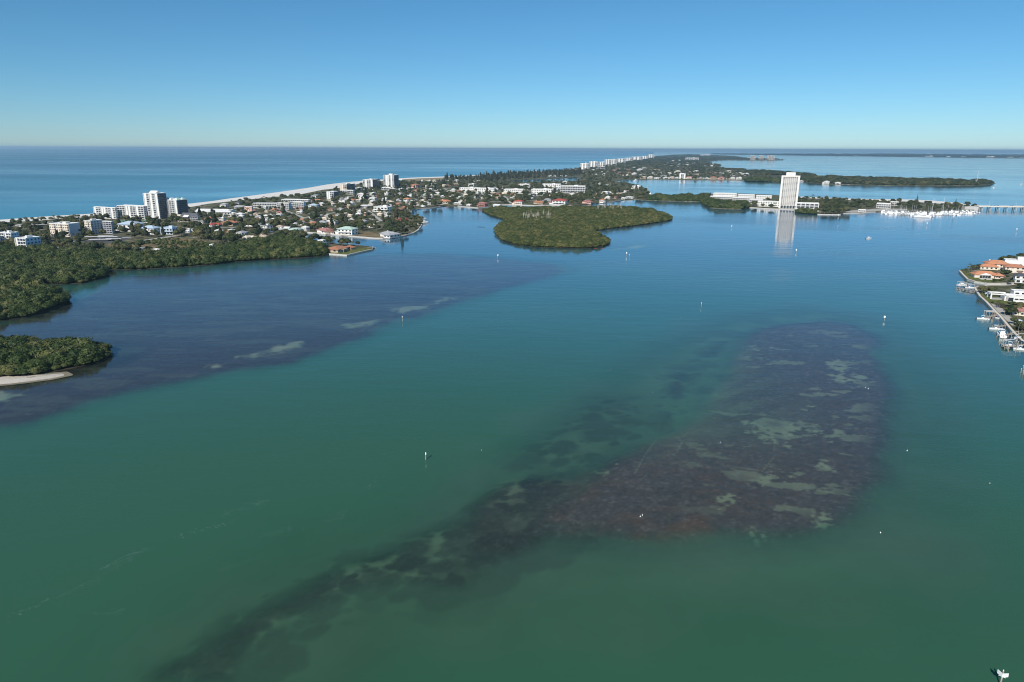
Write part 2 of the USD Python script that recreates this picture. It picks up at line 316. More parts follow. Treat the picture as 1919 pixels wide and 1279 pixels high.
def bottom(P):
    """Depth of the sea bed (m, positive down), how much sea grass covers it, and how red it is, at the points P."""
    n1 = fb(P, 1 / 45.0, 1); n2 = fb(P, 1 / 14.0, 2); n3 = fb(P, 1 / 4.0, 3, 3); n4 = fb(P, 1 / 1.6, 4, 2)
    wob = (n1 - 0.5) * 46 + (n2 - 0.5) * 16 + (n3 - .5) * 6
    near = np.hypot(P[:, 0], P[:, 1])
    depth = np.full(len(P), 4.2) + (n1 - .5) * 0.8
    s_pl = sd(PLATEAU, P); s_sh = sd(SHOAL, P); s_tail = sd(TAIL, P); s_ap = sd(APRON, P); s_lf = sd(LEFTFLAT, P); s_lf2 = sd(LEFTFLAT2, P)
    s_fr = np.maximum(sd(FRINGE, P), sd(FINGER1, P))
    west = sstep(165, 55, P[:, 0] - 0.12 * (P[:, 1] - 300)) * sstep(250, 315, P[:, 1] + (n1 - .5) * 50)       # 1 along the hazy western side of the shoal
    depth = np.minimum(depth, 4.2 - 2.7 * sstep(-40, 14, s_pl + wob * .4))
    depth = np.minimum(depth, 4.2 - 3.3 * sstep(-8, 16, s_tail + wob * .35))
    depth = np.minimum(depth, 4.2 - 3.62 * sstep(-22, 8, sd(W(CORE), P) + wob * .35))
    depth = np.minimum(depth, 4.2 - 2.95 * sstep(-30, 12, s_fr + wob * .3))
    depth = np.minimum(depth, 4.2 - 2.45 * sstep(-55, 20, s_ap + wob * .3))
    depth = np.minimum(depth, 4.2 - (3.80 - .50 * west) * sstep(-18, 12 + 22 * west, s_sh + wob * .3))
    depth = np.minimum(depth, 4.2 - 3.70 * sstep(-22, 12, s_lf + wob * .4))
    depth = np.minimum(depth, 4.2 - 2.6 * sstep(-30, 40, s_lf2 + wob * .4))
    for b in BARS:
        depth = np.minimum(depth, 4.2 - 3.9 * sstep(-22, 6, sd(b, P) + (n2 - .5) * 18))
    for g, dd, w in ((FINGER2, 2.8, 22), (FINGER3, 2.8, 14), (BLOB, 3.1, 10)):
        depth = np.minimum(depth, 4.2 - dd * sstep(-w, w * .6, sd(g, P) + wob * .3))
    shore = np.full(len(P), 1e9)
    for g in LANDS[:5]:
        q = g.simplify(1.0)
        shore = np.minimum(shore, shapely.distance(q, shapely.points(P)))
    depth = np.minimum(depth, 0.25 + shore * 0.16)
    # sea grass: dense on the shoal with bare sandy blow-outs, in round clumps along the tail and the western fringe
    streak = fb(np.c_[P[:, 0] * .80 + P[:, 1] * .60, -P[:, 0] * .60 + P[:, 1] * .80], 1 / 46.0, 13, 4, 1 / 8.0)
    g_sh = sstep(-12, 9 + 44 * west, s_sh + wob * (.42 + .5 * west))
    g_sh = g_sh * (1 - west * (0.16 + 0.34 * sstep(.42, .66, streak)))
    holes_n = fb(P, 1 / 17.0, 11, 5, 1 / 9.0) + (n3 - .5) * .22 + (n4 - .5) * .10
    g_sh = g_sh * (1 - 0.45 * sstep(.64, .69, holes_n) * sstep(6, 20, s_sh) * sstep(40, 110, P[:, 0]))
    for b in PATCHES:
        g_sh = g_sh * (1 - 0.72 * sstep(-1.0, 2.4, sd(b, P) - 1.8 + (n3 - .5) * 15 + (n2 - .5) * 9 + (n4 - .5) * 9))
    cl = fb(P, 1 / 11.0, 21, 3)
    g_tail = np.maximum.reduce([spots(P, 1, TAIL_A, 165, 2.5, 9.5, .55, n2, n3), spots(P, 2, TAIL_B, 80, 2.0, 8.0, .6, n2, n3), .55 * spots(P, 3, TAIL_C, 40, 1.5, 6.0, .3, n2, n3, .4), spots(P, 4, CORE, 120, 3.5, 10.5, .4, n2, n3, .35)])
    g_fr = np.maximum(.85 * spots(P, 5, FRING, 85, 2.0, 9.0, .7, n2, n3, .42), .7 * spots(P, 6, FRING2, 26, 2.5, 9.0, .9, n2, n3, .5))
    g_t2 = 0.62 * sstep(-14, 12, sd(TAIL2, P) + wob * .5)
    g_f = sum(sstep(-10, 10, sd(g, P) + wob * .3) * sstep(0.34, 0.56, cl + 0.05) for g in (FINGER2, FINGER3))
    g_b = sstep(-5, 4, sd(BLOB, P) + (n2 - .5) * 9)
    g_pl = 0.55 * sstep(-20, 20, s_pl + wob * .5) * sstep(0.50, 0.66, fb(P, 1 / 20.0, 31, 5)) + 0.22 * sstep(-10, 25, s_pl + wob * .3)
    g_lf = sstep(-10, 10, s_lf + wob * .5) * (1 - 0.11 * sstep(0.54, 0.64, fb(P, 1 / 30.0, 41, 5, 1 / 10.0) + (n3 - .5) * .2))
    g_lf = np.maximum(g_lf, 0.7 * sstep(-10, 20, s_lf2 + wob * .4))
    g_shore = 0.9 * (1 - sstep(2, 30, shore)) * (near < 1300)
    grass = np.clip(np.maximum.reduce([g_sh, g_tail, g_fr, g_t2, g_f, g_b, g_pl, g_lf, g_shore]), 0, 1)
    for b in BARS:
        grass = grass * (1 - 0.75 * sstep(-3, 5, sd(b, P) + (n3 - .5) * 12 + (n2 - .5) * 14))
    # prop scars: thin pale lines cut through the grass
    R = random.Random(5)
    for k in range(22):
        cx, cy = R.uniform(1080, 1640), R.uniform(660, 960)
        c = gp(cx, cy); a = R.uniform(-0.5, 1.2); L = R.uniform(8, 34)
        ln = LineString([c, c + np.array([math.cos(a + .1), math.sin(a + .1)]) * L * .5, c + np.array([math.cos(a + R.uniform(-.1, .35)), math.sin(a + .2)]) * L])
        near_l = np.abs(P - c).max(1) < 60
        d = np.full(len(P), 99.0); d[near_l] = shapely.distance(ln, shapely.points(P[near_l]))
        grass = grass * (1 - 0.32 * np.clip(1.2 - d / 0.32, 0, 1) * (s_sh > 8))
    red = sstep(24, 2, np.abs(s_sh - 10)) * sstep(250, 212, P[:, 1]) * sstep(8, 24, P[:, 0]) * sstep(92, 66, P[:, 0])
    red = np.clip(0.75 * red * sstep(0.35, 0.6, n2) + 0.35 * sstep(5, 30, s_sh) * sstep(0.42, 0.6, n1) * sstep(.3, .7, n4), 0, 1)
    return depth, grass, red

NB = (560, 620)
PB, FB_ = fan_grid(*NB, 112, 1000, -0.76, 0.76)
db, gb, rb = bottom(PB)
sand_c = np.array([0.25, 0.25, 0.17]); grass_c = np.array([0.078, 0.060, 0.060]); red_c = np.array([0.120, 0.062, 0.045])
mott = .5 * fb(PB, 1 / 2.2, 71, 3) + .5 * fb(PB, 1 / .9, 73, 2)
gcol = grass_c * (1 - rb[:, None]) + red_c * rb[:, None]
gcol = gcol * (0.50 + 1.0 * mott[:, None]) + 0.022 * sstep(.60, .74, mott)[:, None]
scol = sand_c * (0.82 + 0.36 * fb(PB, 1 / 9.0, 72, 3))[:, None]
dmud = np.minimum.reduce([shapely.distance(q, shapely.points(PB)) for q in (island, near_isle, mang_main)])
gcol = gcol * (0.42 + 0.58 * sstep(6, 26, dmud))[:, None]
lf_ = sstep(-20, 10, sd(LEFTFLAT, PB))[:, None]
gcol = gcol * (1 - lf_ + lf_ * np.array([0.74, 0.50, 0.54]))
tl_ = sstep(-30, 5, np.maximum(sd(TAIL, PB), sd(FRINGE, PB)))[:, None] * (1 - sstep(-5, 15, sd(SHOAL, PB))[:, None])
gcol = gcol * (1 - .48 * tl_); scol = scol * (1 - .32 * tl_)
col = scol * (1 - gb[:, None]) + gcol * gb[:, None]
zb = -db + 0.12 * gb * (mott - .3)
zb = np.minimum(zb, -0.06)
bed_mat = usdkit.material(stage, "/World/Looks/sea_bed", {"a": ("attribute", {"attribute": "bedcol"}), "d": ("diffuse_bsdf", {})}, [("a.color", "d.color")], surface="d.BSDF")
bed = usdkit.mesh(stage, "/World/sea_bed", (np.c_[PB, zb], FB_), bed_mat)
set_color_attr(bed, "bedcol", col)
tag(bed.GetPrim(), "shallow bay floor of pale sand under dark sea grass shoals", kind="structure")

# ------------------------------------------------------------------ the water: still, green over the deeper channel, clear over the shoals
NW = (330, 380)
PW, FW = fan_grid(*NW, 104, 62000, -0.80, 0.80)
rW = np.hypot(PW[:, 0], PW[:, 1])
dW = np.full(len(PW), 4.0); nearw = rW < 985
dW[nearw] = bottom(PW[nearw])[0]
dW = np.where(rW > 900, dW + (9 - dW) * sstep(900, 985, rW), dW)
opac = 1 - np.exp(-(dW / 2.3) ** 1.6)
opac = np.where(rW > 985, 1.0, opac)
# what the water itself scatters back: murky green in the channel near the drone, bluer in the open bay, clear turquoise along the gulf beach
green = np.array([0.034, 0.112, 0.064]); teal = np.array([0.034, 0.130, 0.110]); blue = np.array([0.036, 0.095, 0.140]); turq = np.array([0.045, 0.26, 0.37]); murk = np.array([0.078, 0.136, 0.092])
t1 = sstep(230, 520, PW[:, 1] + 40 * (fb(PW, 1 / 120.0, 81, 3) - .5) + 0.16 * PW[:, 0]); t2 = sstep(480, 1000, PW[:, 1])
wcol = green * (1 - t1[:, None]) + teal * t1[:, None]
wcol = wcol * (1 - t2[:, None]) + blue * t2[:, None]
apr = sstep(-30, 25, np.where(rW < 985, sd(APRON, PW), -99) + (fb(PW, 1 / 30.0, 82, 4) - .5) * 40)
wcol = wcol * (1 - 0.55 * apr[:, None]) + murk * 0.55 * apr[:, None]
plt_ = sstep(-40, 20, np.where(rW < 985, sd(PLATEAU, PW), -99) + (fb(PW, 1 / 30.0, 84, 4) - .5) * 40)
wcol = wcol * (1 - 0.45 * plt_[:, None]) + np.array([0.080, 0.128, 0.108]) * 0.45 * plt_[:, None]
# gulf side: turquoise shallows and wind bands
gulf = poly([(-600, 470), (0, 413), (175, 400), (358, 380), (487, 362), (612, 343), (717, 333), (825, 327), (960, 320), (1058, 315), (1160, 297), (1226, 288.6), (1226, 280), (-600, 280)])
gin = shapely.contains(gulf, shapely.points(PW))
gd = np.where(gin, shapely.distance(main_land.simplify(5), shapely.points(PW)), 0)
gt = (0.35 + 0.65 * np.exp(-gd / 900.0)) * gin
gt = gt * (0.75 + 0.5 * fb(PW, 1 / 900.0, 83, 4, 1 / 2500.0))
wcol = wcol * (1 - gt[:, None]) + turq * gt[:, None]
bay = (~gin) & (PW[:, 1] > 1700)
wcol[bay] = wcol[bay] * .5 + np.array([0.02, 0.11, 0.13]) * .5
water_mat = usdkit.material(stage, "/World/Looks/water", {
    "g": ("geometry", {}),
    "dep": ("attribute", {"attribute": "opacity"}), "col": ("attribute", {"attribute": "watercol"}), "tin": ("attribute", {"attribute": "tint"}),
    "m1": ("mapping", {"scale": (0.45, 0.9, 1.0), "rotation": (0, 0, 0.45)}), "n1": ("noise_texture", {"scale": 1.0, "detail": 3.0, "roughness": 0.55}),
    "m2": ("mapping", {"scale": (0.035, 0.10, 1.0), "rotation": (0, 0, 0.3)}), "n2": ("noise_texture", {"scale": 1.0, "detail": 3.0, "roughness": 0.6}),
    "m3": ("mapping", {"scale": (0.0030, 0.0055, 1.0), "rotation": (0, 0, 0.25)}), "n3": ("noise_texture", {"scale": 1.0, "detail": 3.0, "roughness": 0.55}),
    "wind": ("map_range", {"from_min": 0.40, "from_max": 0.64, "to_min": 0.10, "to_max": 1.0, "clamp": True}),
    "h1": ("math", {"math_type": "multiply"}), "h1b": ("math", {"math_type": "multiply", "value2": 0.10}),
    "h2": ("math", {"math_type": "multiply", "value2": 0.16}), "h": ("math", {"math_type": "add"}),
    "bump": ("bump", {"strength": 1.0, "distance": 1.0, "use_object_space": False}),
    "rough": ("map_range", {"from_min": 0.40, "from_max": 0.66, "to_min": 0.045, "to_max": 0.13, "clamp": True}),
    "lw": ("layer_weight", {"blend": 0.5}), "fp": ("math", {"math_type": "power", "value2": 5.0}), "fr": ("math", {"math_type": "multiply_add", "value2": 0.98, "value3": 0.02}), "cap": ("attribute", {"attribute": "calm"}), "frc": ("math", {"math_type": "minimum"}), "rg": ("math", {"math_type": "add"}), "rga": ("math", {"math_type": "multiply_add", "value2": -0.30, "value3": 0.30}),
    "gl": ("glossy_bsdf", {"distribution": "ggx", "color": (0.95, 0.97, 1.0)}),
    "tr": ("transparent_bsdf", {}), "df": ("diffuse_bsdf", {}), "body": ("mix_closure", {}), "out": ("mix_closure", {})},
    [("g.position", "m1.vector"), ("g.position", "m2.vector"), ("g.position", "m3.vector"), ("m1.vector", "n1.vector"), ("m2.vector", "n2.vector"), ("m3.vector", "n3.vector"),
     ("n3.fac", "wind.value"), ("n3.fac", "rough.value"), ("n1.fac", "h1.value1"), ("wind.result", "h1.value2"), ("h1.value", "h1b.value1"), ("n2.fac", "h2.value1"), ("h1b.value", "h.value1"), ("h2.value", "h.value2"),
     ("h.value", "bump.height"), ("bump.normal", "gl.normal"), ("bump.normal", "lw.normal"), ("lw.facing", "fp.value1"), ("fp.value", "fr.value1"), ("cap.fac", "rga.value1"), ("rough.result", "rg.value1"), ("rga.value", "rg.value2"), ("rg.value", "gl.roughness"), ("fr.value", "frc.value1"), ("cap.fac", "frc.value2"),
     ("tin.color", "tr.color"), ("col.color", "df.color"), ("dep.fac", "body.fac"), ("tr.BSDF", "body.closure1"), ("df.BSDF", "body.closure2"),
     ("frc.value", "out.fac"), ("body.closure", "out.closure1"), ("gl.BSDF", "out.closure2")], surface="out.closure")
water = usdkit.mesh(stage, "/World/water", (np.c_[PW, np.zeros(len(PW))], FW), water_mat)
set_color_attr(water, "watercol", wcol)
set_color_attr(water, "tint", np.exp(-np.minimum(dW, 6)[:, None] * np.array([0.42, 0.10, 0.17])))
set_color_attr(water, "opacity", opac, "float")
calm = np.where(gin, 0.60 + 0.42 * (fb(PW, 1 / 2600.0, 85, 5, 1 / 420.0) - 0.5) * 2 - 0.16 * sstep(-0.1, 0.6, -np.arctan2(PW[:, 0], PW[:, 1])), 1.0)
set_color_attr(water, "calm", np.clip(calm, 0.3, 1), "float")
tag(water.GetPrim(), "calm bay and gulf water, green near by and blue towards the horizon", kind="structure")

# ------------------------------------------------------------------ land
def land(name, g, mat, z, label):
    m = top_mesh(name, slab(g, z), mat, label, kind="structure")
    return m
strip_px = [(1213, 372.4), (1260, 373.9), (1313, 374.9), (1318, 380), (1330, 386.8), (1360, 388.8), (1390, 389.4), (1403, 386.5), (1402, 383), (1350, 380), (1330, 374), (1330, 366), (1300, 368.5), (1250, 368), (1216, 367.5)]
strip2_px = [(1491, 391.7), (1493, 397), (1512, 399), (1532, 400.3), (1531, 398), (1514, 396.5), (1498, 394)]
strip3_px = [(1395, 334.2), (1400, 337), (1440, 337.5), (1500, 337.4), (1500, 336), (1440, 335.5)]
strip4_px = [(1500, 337.6), (1540, 341.2), (1570, 342.2), (1620, 344.2), (1700, 346.2), (1800, 346.7), (1845, 345.2), (1860, 342.6), (1845, 341), (1780, 338.5), (1690, 335.8), (1600, 332.8), (1520, 330.3), (1500, 331)]
strip5_px = [(1400, 317.5), (1460, 321.5), (1520, 325.6), (1533, 327.3), (1480, 325.7), (1440, 325.8), (1400, 323)]
strips = [poly(q).intersection(main_land) for q in (strip_px, strip2_px, strip3_px)]
thick = [poly(q).intersection(main_land) for q in (strip4_px, strip5_px)]
land("terrain", mang_main, M["mud"], 0.25, "muddy floor under the mangrove wood of the key")
land("terrain", strips[0], M["mud"], 0.27, "muddy shore under the causeway trees")
main_dry = main_land.difference(unary_union([mang_main] + strips))
land("ground", main_dry, M["ground"], 1.1, "low sandy barrier key covered with houses and trees")
land("terrain", island, M["mud"], 0.25, "muddy floor of the mangrove island")
land("terrain", near_isle, M["mud"], 0.25, "muddy floor of the near mangrove islet")
land("ground", bird_key, M["ground"], 1.3, "residential land behind the sea wall at the right edge")
land("terrain", mainland, M["far_ground"], 3.0, "low wooded mainland along the right horizon")
# ------------------------------------------------------------------ vegetation
def leaf_mat(name, dark, mid, light, scale=0.06, trans=0.18):
    return usdkit.material(stage, "/World/Looks/" + name, {
        "g": ("geometry", {}), "oi": ("object_info", {}), "n1": ("noise_texture", {"scale": scale, "detail": 3.0, "roughness": 0.6}), "n2": ("noise_texture", {"scale": 0.9, "detail": 2.0}),
        "m": ("mix_float", {"fac": 0.35}), "m2": ("mix_float", {"fac": 0.35}), "r": ("rgb_ramp", {"ramp": [(0.28, dark), (0.5, mid), (0.72, light)]}),
        "d": ("principled_bsdf", {"roughness": 0.55, "specular_ior_level": 0.25}), "t": ("translucent_bsdf", {}), "x": ("mix_closure", {"fac": trans})},
        [("g.position", "n1.vector"), ("g.position", "n2.vector"), ("n1.fac", "m.a"), ("n2.fac", "m.b"), ("m.result", "m2.a"), ("oi.random", "m2.b"), ("m2.result", "r.fac"),
         ("r.color", "d.base_color"), ("r.color", "t.color"), ("d.BSDF", "x.closure1"), ("t.BSDF", "x.closure2")], surface="x.closure")
M["mangrove"] = leaf_mat("mangrove_leaves", (0.028, 0.052, 0.014), (0.060, 0.088, 0.024), (0.128, 0.134, 0.046), 0.04)
M["mangrove_olive"] = leaf_mat("olive_mangrove_leaves", (0.044, 0.064, 0.016), (0.090, 0.110, 0.030), (0.180, 0.165, 0.062), 0.03)
M["oak"] = leaf_mat("broadleaf_leaves", (0.026, 0.040, 0.014), (0.062, 0.076, 0.028), (0.140, 0.130, 0.055), 0.03)
M["palm"] = leaf_mat("palm_fronds", (0.028, 0.045, 0.014), (0.060, 0.080, 0.024), (0.12, 0.115, 0.045), 0.05)
M["pine"] = leaf_mat("pine_needles", (0.020, 0.032, 0.016), (0.042, 0.052, 0.026), (0.085, 0.080, 0.045), 0.05)
M["bark"] = mat_plain("bark", (0.16, 0.13, 0.10), 0.9, 0.3, 1.2)
M["deadwood"] = mat_plain("dead_wood", (0.42, 0.39, 0.34), 0.9, 0.2, 0.8)

def cards(rng, P, N, size, droop=0.0):
    """Leaf tufts: two crossed triangles at each point P, spread around the direction N."""
    vs, fs = [], []
    n = len(P)
    a = rng.normal(size=(n, 3)); a -= (a * N).sum(1)[:, None] * N * 0.6; a /= np.linalg.norm(a, axis=1)[:, None]
    b = np.cross(N, a) + rng.normal(size=(n, 3)) * 0.25; b /= np.maximum(np.linalg.norm(b, axis=1), 1e-6)[:, None]
    s = size * rng.uniform(0.6, 1.3, n)[:, None]
    V = np.stack([P + a * s, P - a * s * 0.5 + b * s * 0.8, P - a * s * 0.5 - b * s * 0.8 + N * s * 0.3], 1).reshape(-1, 3)
    return V, np.arange(3 * n).reshape(-1, 3)

def lump(rng, c, r, sub=2, amp=0.22):
    m = trimesh.creation.icosphere(subdivisions=sub, radius=1.0)
    v = m.vertices * (1 + amp * (meshkit.fbm(m.vertices * 2.4 + rng.uniform(0, 50, 3), 3)[:, None] * 2 - 1))
    m.vertices = v * np.asarray(r) + np.asarray(c)
    return m

def crown(seed, lumps, tufts, size, sub=2):
    rng = np.random.default_rng(seed)
    ms, P, N = [], [], []
    vol = [l[1][0] ** 2 for l in lumps]
    for (c, r), w in zip(lumps, vol):
        ms.append(lump(rng, c, np.asarray(r) * 0.9, sub))
        k = max(8, int(tufts * w / sum(vol)))
        d = rng.normal(size=(k, 3)); d[:, 2] = np.abs(d[:, 2]) * 0.9 - 0.25; d /= np.linalg.norm(d, axis=1)[:, None]
        P.append(np.asarray(c) + d * np.asarray(r) * rng.uniform(0.85, 1.12, (k, 1))); N.append(d)
    V, F = cards(rng, np.vstack(P), np.vstack(N), size)
    ms.append(trimesh.Trimesh(V, F, process=False))
    return cat(ms)

def trunk(h, r0, r1, lean=(0, 0), limbs=(), n=6):
    ms = []
    def tube(a, b, ra, rb):
        a, b = np.asarray(a, float), np.asarray(b, float)
        d = b - a; L = np.linalg.norm(d); d /= L
        m = trimesh.creation.cylinder(radius=1, height=1, sections=n)
        v = m.vertices.copy(); t = v[:, 2] + 0.5
        k = ra + (rb - ra) * t
        u = np.cross(d, [0.3, 0.9, 0.1]); u /= np.linalg.norm(u); w = np.cross(d, u)
        m.vertices = a + d * (t * L)[:, None] + u * (v[:, 0] * k)[:, None] + w * (v[:, 1] * k)[:, None]
        ms.append(m)
    top = (lean[0], lean[1], h)
    tube((0, 0, -0.3), (lean[0] * .4, lean[1] * .4, h * 0.5), r0, (r0 + r1) / 2); tube((lean[0] * .4, lean[1] * .4, h * 0.5), top, (r0 + r1) / 2, r1)
    for q, rr in limbs:
        tube((lean[0] * .4, lean[1] * .4, h * .6), q, r1 * 0.9, rr)
    return cat(ms)

def broadleaf(seed, h=8.5, r=4.2):
    rng = np.random.default_rng(seed)
    lumps = [((0, 0, h * 0.68), (r * .72, r * .72, h * .3))]
    for k in range(6):
        a = k * 1.05 + rng.uniform(-.4, .4); q = r * rng.uniform(.42, .66); s = r * rng.uniform(.36, .52)
        lumps.append(((q * math.cos(a), q * math.sin(a), h * rng.uniform(.48, .78)), (s, s, s * .8)))
    c = crown(seed, lumps, 260, 0.75, 1)
    t = trunk(h * .6, 0.32, 0.18, (rng.uniform(-.4, .4), rng.uniform(-.4, .4)), [(np.array(l[0]) * [.8, .8, 1], 0.06) for l in lumps[1:4]])
    return t, c

def palm(seed, h=9.0, fronds=15, L=2.6):
    rng = np.random.default_rng(seed)
    lean = rng.uniform(-.7, .7, 2)
    t = trunk(h, 0.22, 0.14, lean)
    vs, fs, n = [], [], 0
    for k in range(fronds):
        a = k * 2.399 + rng.uniform(-.2, .2); up = rng.uniform(-.15, .75); l = L * rng.uniform(.85, 1.15)
        d = np.array([math.cos(a), math.sin(a), 0]); s = np.array([-d[1], d[0], 0])
        pts = []
        for i in range(5):
            q = i / 4
            p = np.array([lean[0], lean[1], h]) + d * l * q * math.cos(up * (1 - q * .4)) + np.array([0, 0, 1]) * (l * q * math.sin(up) - l * 0.75 * q * q)
            w = 0.10 + 0.42 * math.sin(min(1, q * 1.15) * math.pi) * (1 if i < 4 else .2)
            pts += [p - s * w - np.array([0, 0, w * .5]), p, p + s * w - np.array([0, 0, w * .5])]
        vs += pts
        for i in range(4):
            b = n + 3 * i
            fs += [[b, b + 1, b + 4], [b, b + 4, b + 3], [b + 1, b + 2, b + 5], [b + 1, b + 5, b + 4]]
        n += 15
    return t, trimesh.Trimesh(np.array(vs), np.array(fs), process=False)

def norfolk(seed, h=17.0, r=3.0):
    rng = np.random.default_rng(seed)
    t = trunk(h * .95, 0.3, 0.05)
    ms = []
    for i in range(11):
        z = h * (0.14 + 0.078 * i); rr = r * (1 - i / 11.5)
        m = trimesh.creation.cone(radius=rr, height=h * .10, sections=9); v = m.vertices.copy()
        v[:, :2] *= (1 + rng.uniform(-.2, .2, (len(v), 1))); v[:, 2] += rng.uniform(-.15, .15, len(v)); m.vertices = v; m.apply_translation([0, 0, z]); ms.append(m)
    return t, cat(ms)

def casuarina(seed, h=15.0, r=3.4):
    rng = np.random.default_rng(seed)
    lumps = []
    for k in range(7):
        z = h * (0.35 + 0.09 * k); s = r * (1.0 - 0.09 * k) * rng.uniform(.5, .75); a = rng.uniform(0, 6.3); q = r * .35 * rng.uniform(0, 1)
        lumps.append(((q * math.cos(a), q * math.sin(a), z), (s, s, s * 1.1)))
    return trunk(h * .9, 0.28, 0.06, (rng.uniform(-.6, .6), 0)), crown(seed, lumps, 200, 0.8, 1)

def bush(seed, r=1.6):
    return crown(seed, [((0, 0, r * .5), (r, r, r * .75)), ((r * .5, .2, r * .4), (r * .6, r * .6, r * .6))], 60, 0.45, 1)

def mangrove_crown(seed, r=3.0, h=6.0):
    rng = np.random.default_rng(seed)
    lumps = [((0, 0, h * .5), (r, r, h * .47))]
    for k in range(5):
        a = k * 1.26 + rng.uniform(-.4, .4); s = r * rng.uniform(.35, .5)
        lumps.append(((r * .7 * math.cos(a), r * .7 * math.sin(a), h * rng.uniform(.35, .78)), (s, s, s)))
    return crown(seed, lumps, 420, 0.52, 1)

def tree_kind(name, pair, leaf):
    p = kind_class(name)
    part(p, "trunk", pair[0], M["bark"]); part(p, "crown", pair[1], M[leaf])
    return p
OAKS = [tree_kind(f"broadleaf_{k}", broadleaf(10 + k, 7.5 + 0.8 * k, 4.0 + .25 * k), "oak") for k in range(4)]
PALMS = [tree_kind(f"palm_{k}", palm(30 + k, 7.5 + 1.6 * k), "palm") for k in range(3)]
NORFOLKS = [tree_kind("norfolk", norfolk(41), "pine")]
CASUS = [tree_kind(f"casuarina_{k}", casuarina(50 + k, 13 + 2 * k), "pine") for k in range(3)]

def instancer(name, label, protos, P, Z, rots, scales, idx, mat, cat=None):
    """One body of vegetation nobody could count."""
    path = "/World/" + numbered(name)
    pi = UsdGeom.PointInstancer.Define(stage, path)
    rel = pi.CreatePrototypesRel()
    for k, m in enumerate(protos):
        q = f"{path}/clump_{k}" if k else f"{path}/clump"
        usdkit.mesh(stage, q, m, mat)
        rel.AddTarget(q)
    n = len(P)
    pi.CreatePositionsAttr(Vt.Vec3fArray.FromNumpy(np.c_[P, Z].astype(np.float32)))
    half = np.asarray(rots) / 2
    quat = Vt.QuathArray([Gf.Quath(float(math.cos(h)), 0, 0, float(math.sin(h))) for h in half])
    pi.CreateOrientationsAttr(quat)
    pi.CreateScalesAttr(Vt.Vec3fArray.FromNumpy(np.asarray(scales, np.float32)))
    pi.CreateProtoIndicesAttr(Vt.IntArray.FromNumpy(np.asarray(idx, np.int32)))
    tag(pi.GetPrim(), label, cat, kind="stuff")

def fill(g, spacing, rng, inset=0.0):
    """Points spread over the polygon g at about that spacing, staggered and shaken."""
    q = g.buffer(-inset)
    if q.is_empty: return np.zeros((0, 2))
    x0, y0, x1, y1 = q.bounds
    nx, ny = int((x1 - x0) / spacing) + 2, int((y1 - y0) / (spacing * .87)) + 2
    X, Y = np.meshgrid(np.arange(nx), np.arange(ny))
    P = np.c_[(X + (Y % 2) * .5).ravel() * spacing + x0, Y.ravel() * spacing * .87 + y0] + rng.uniform(-.42, .42, (nx * ny, 2)) * spacing
    shapely.prepare(q)
    return P[shapely.contains(q, shapely.points(P))]

def in_view(P, margin=60, far=1e9):
    x, y = to_px(np.c_[P, np.zeros(len(P))])
    return (x > -margin) & (x < 1919 + margin) & (y < 1400) & (P[:, 1] > 0)

MANG = [mangrove_crown(60 + k, 2.2 + .32 * k, 4.8 + .6 * k) for k in range(6)]
def mangrove_wood(name, label, g, spacing=3.4, seed=1, smin=.45, smax=1.5, inset=0.0, hs=1.0, mat="mangrove"):
    rng = np.random.default_rng(seed)
    P = fill(g, spacing, rng, inset)
    P = P[in_view(P, 120)]
    n = len(P)
    q = g.buffer(-inset)
    edge = shapely.distance(q.boundary, shapely.points(P))
    hgt = (0.62 + 0.38 * sstep(0, 9, edge)) * (0.62 + 0.85 * fb(P, 1 / 22.0, seed + 90, 3))
    s = rng.uniform(smin, smax, n)
    instancer(name, label, MANG, P, np.full(n, 0.1), rng.uniform(0, 6.28, n), np.c_[s, s, s * hgt * hs], rng.integers(0, len(MANG), n), M[mat])
    return n

nm = mangrove_wood("mangrove_forest", "dense green mangrove wood lining the near shore of the key", mang_main, 3.3, 1, inset=.8)
nm += mangrove_wood("mangrove_forest", "small round mangrove wood on the near islet behind the sand spit", near_isle, 2.9, 2, inset=1.6, hs=.95)
nm += mangrove_wood("mangrove_forest", "olive mangrove wood covering the island in the middle of the bay", island, 3.5, 3, .65, 1.3, inset=1.0, mat="mangrove_olive", hs=.8)
nm += mangrove_wood("mangrove_forest", "dark mangrove hedge along the causeway shore before the terraced wing", strips[0], 4.0, 4, .9, 1.5, hs=1.15)
nm += mangrove_wood("mangrove_forest", "low mangrove thicket on the shore between the slab tower and the big marina trees", strips[1], 3.4, 5, .9, 1.3)
nm += mangrove_wood("mangrove_forest", "dark far mangrove strip on the narrow key behind the slab tower", strips[2], 5.5, 6, 1.2, 1.8)
nm += mangrove_wood("woodland", "dense dark trees covering the long narrow key in the upper bay", thick[0], 8.5, 7, .9, 3.2, hs=.62, mat="oak")
nm += mangrove_wood("woodland", "dark far wood on the spit behind the slab tower's roof", thick[1], 14.0, 8, 1.8, 4.2, hs=.5, mat="oak")
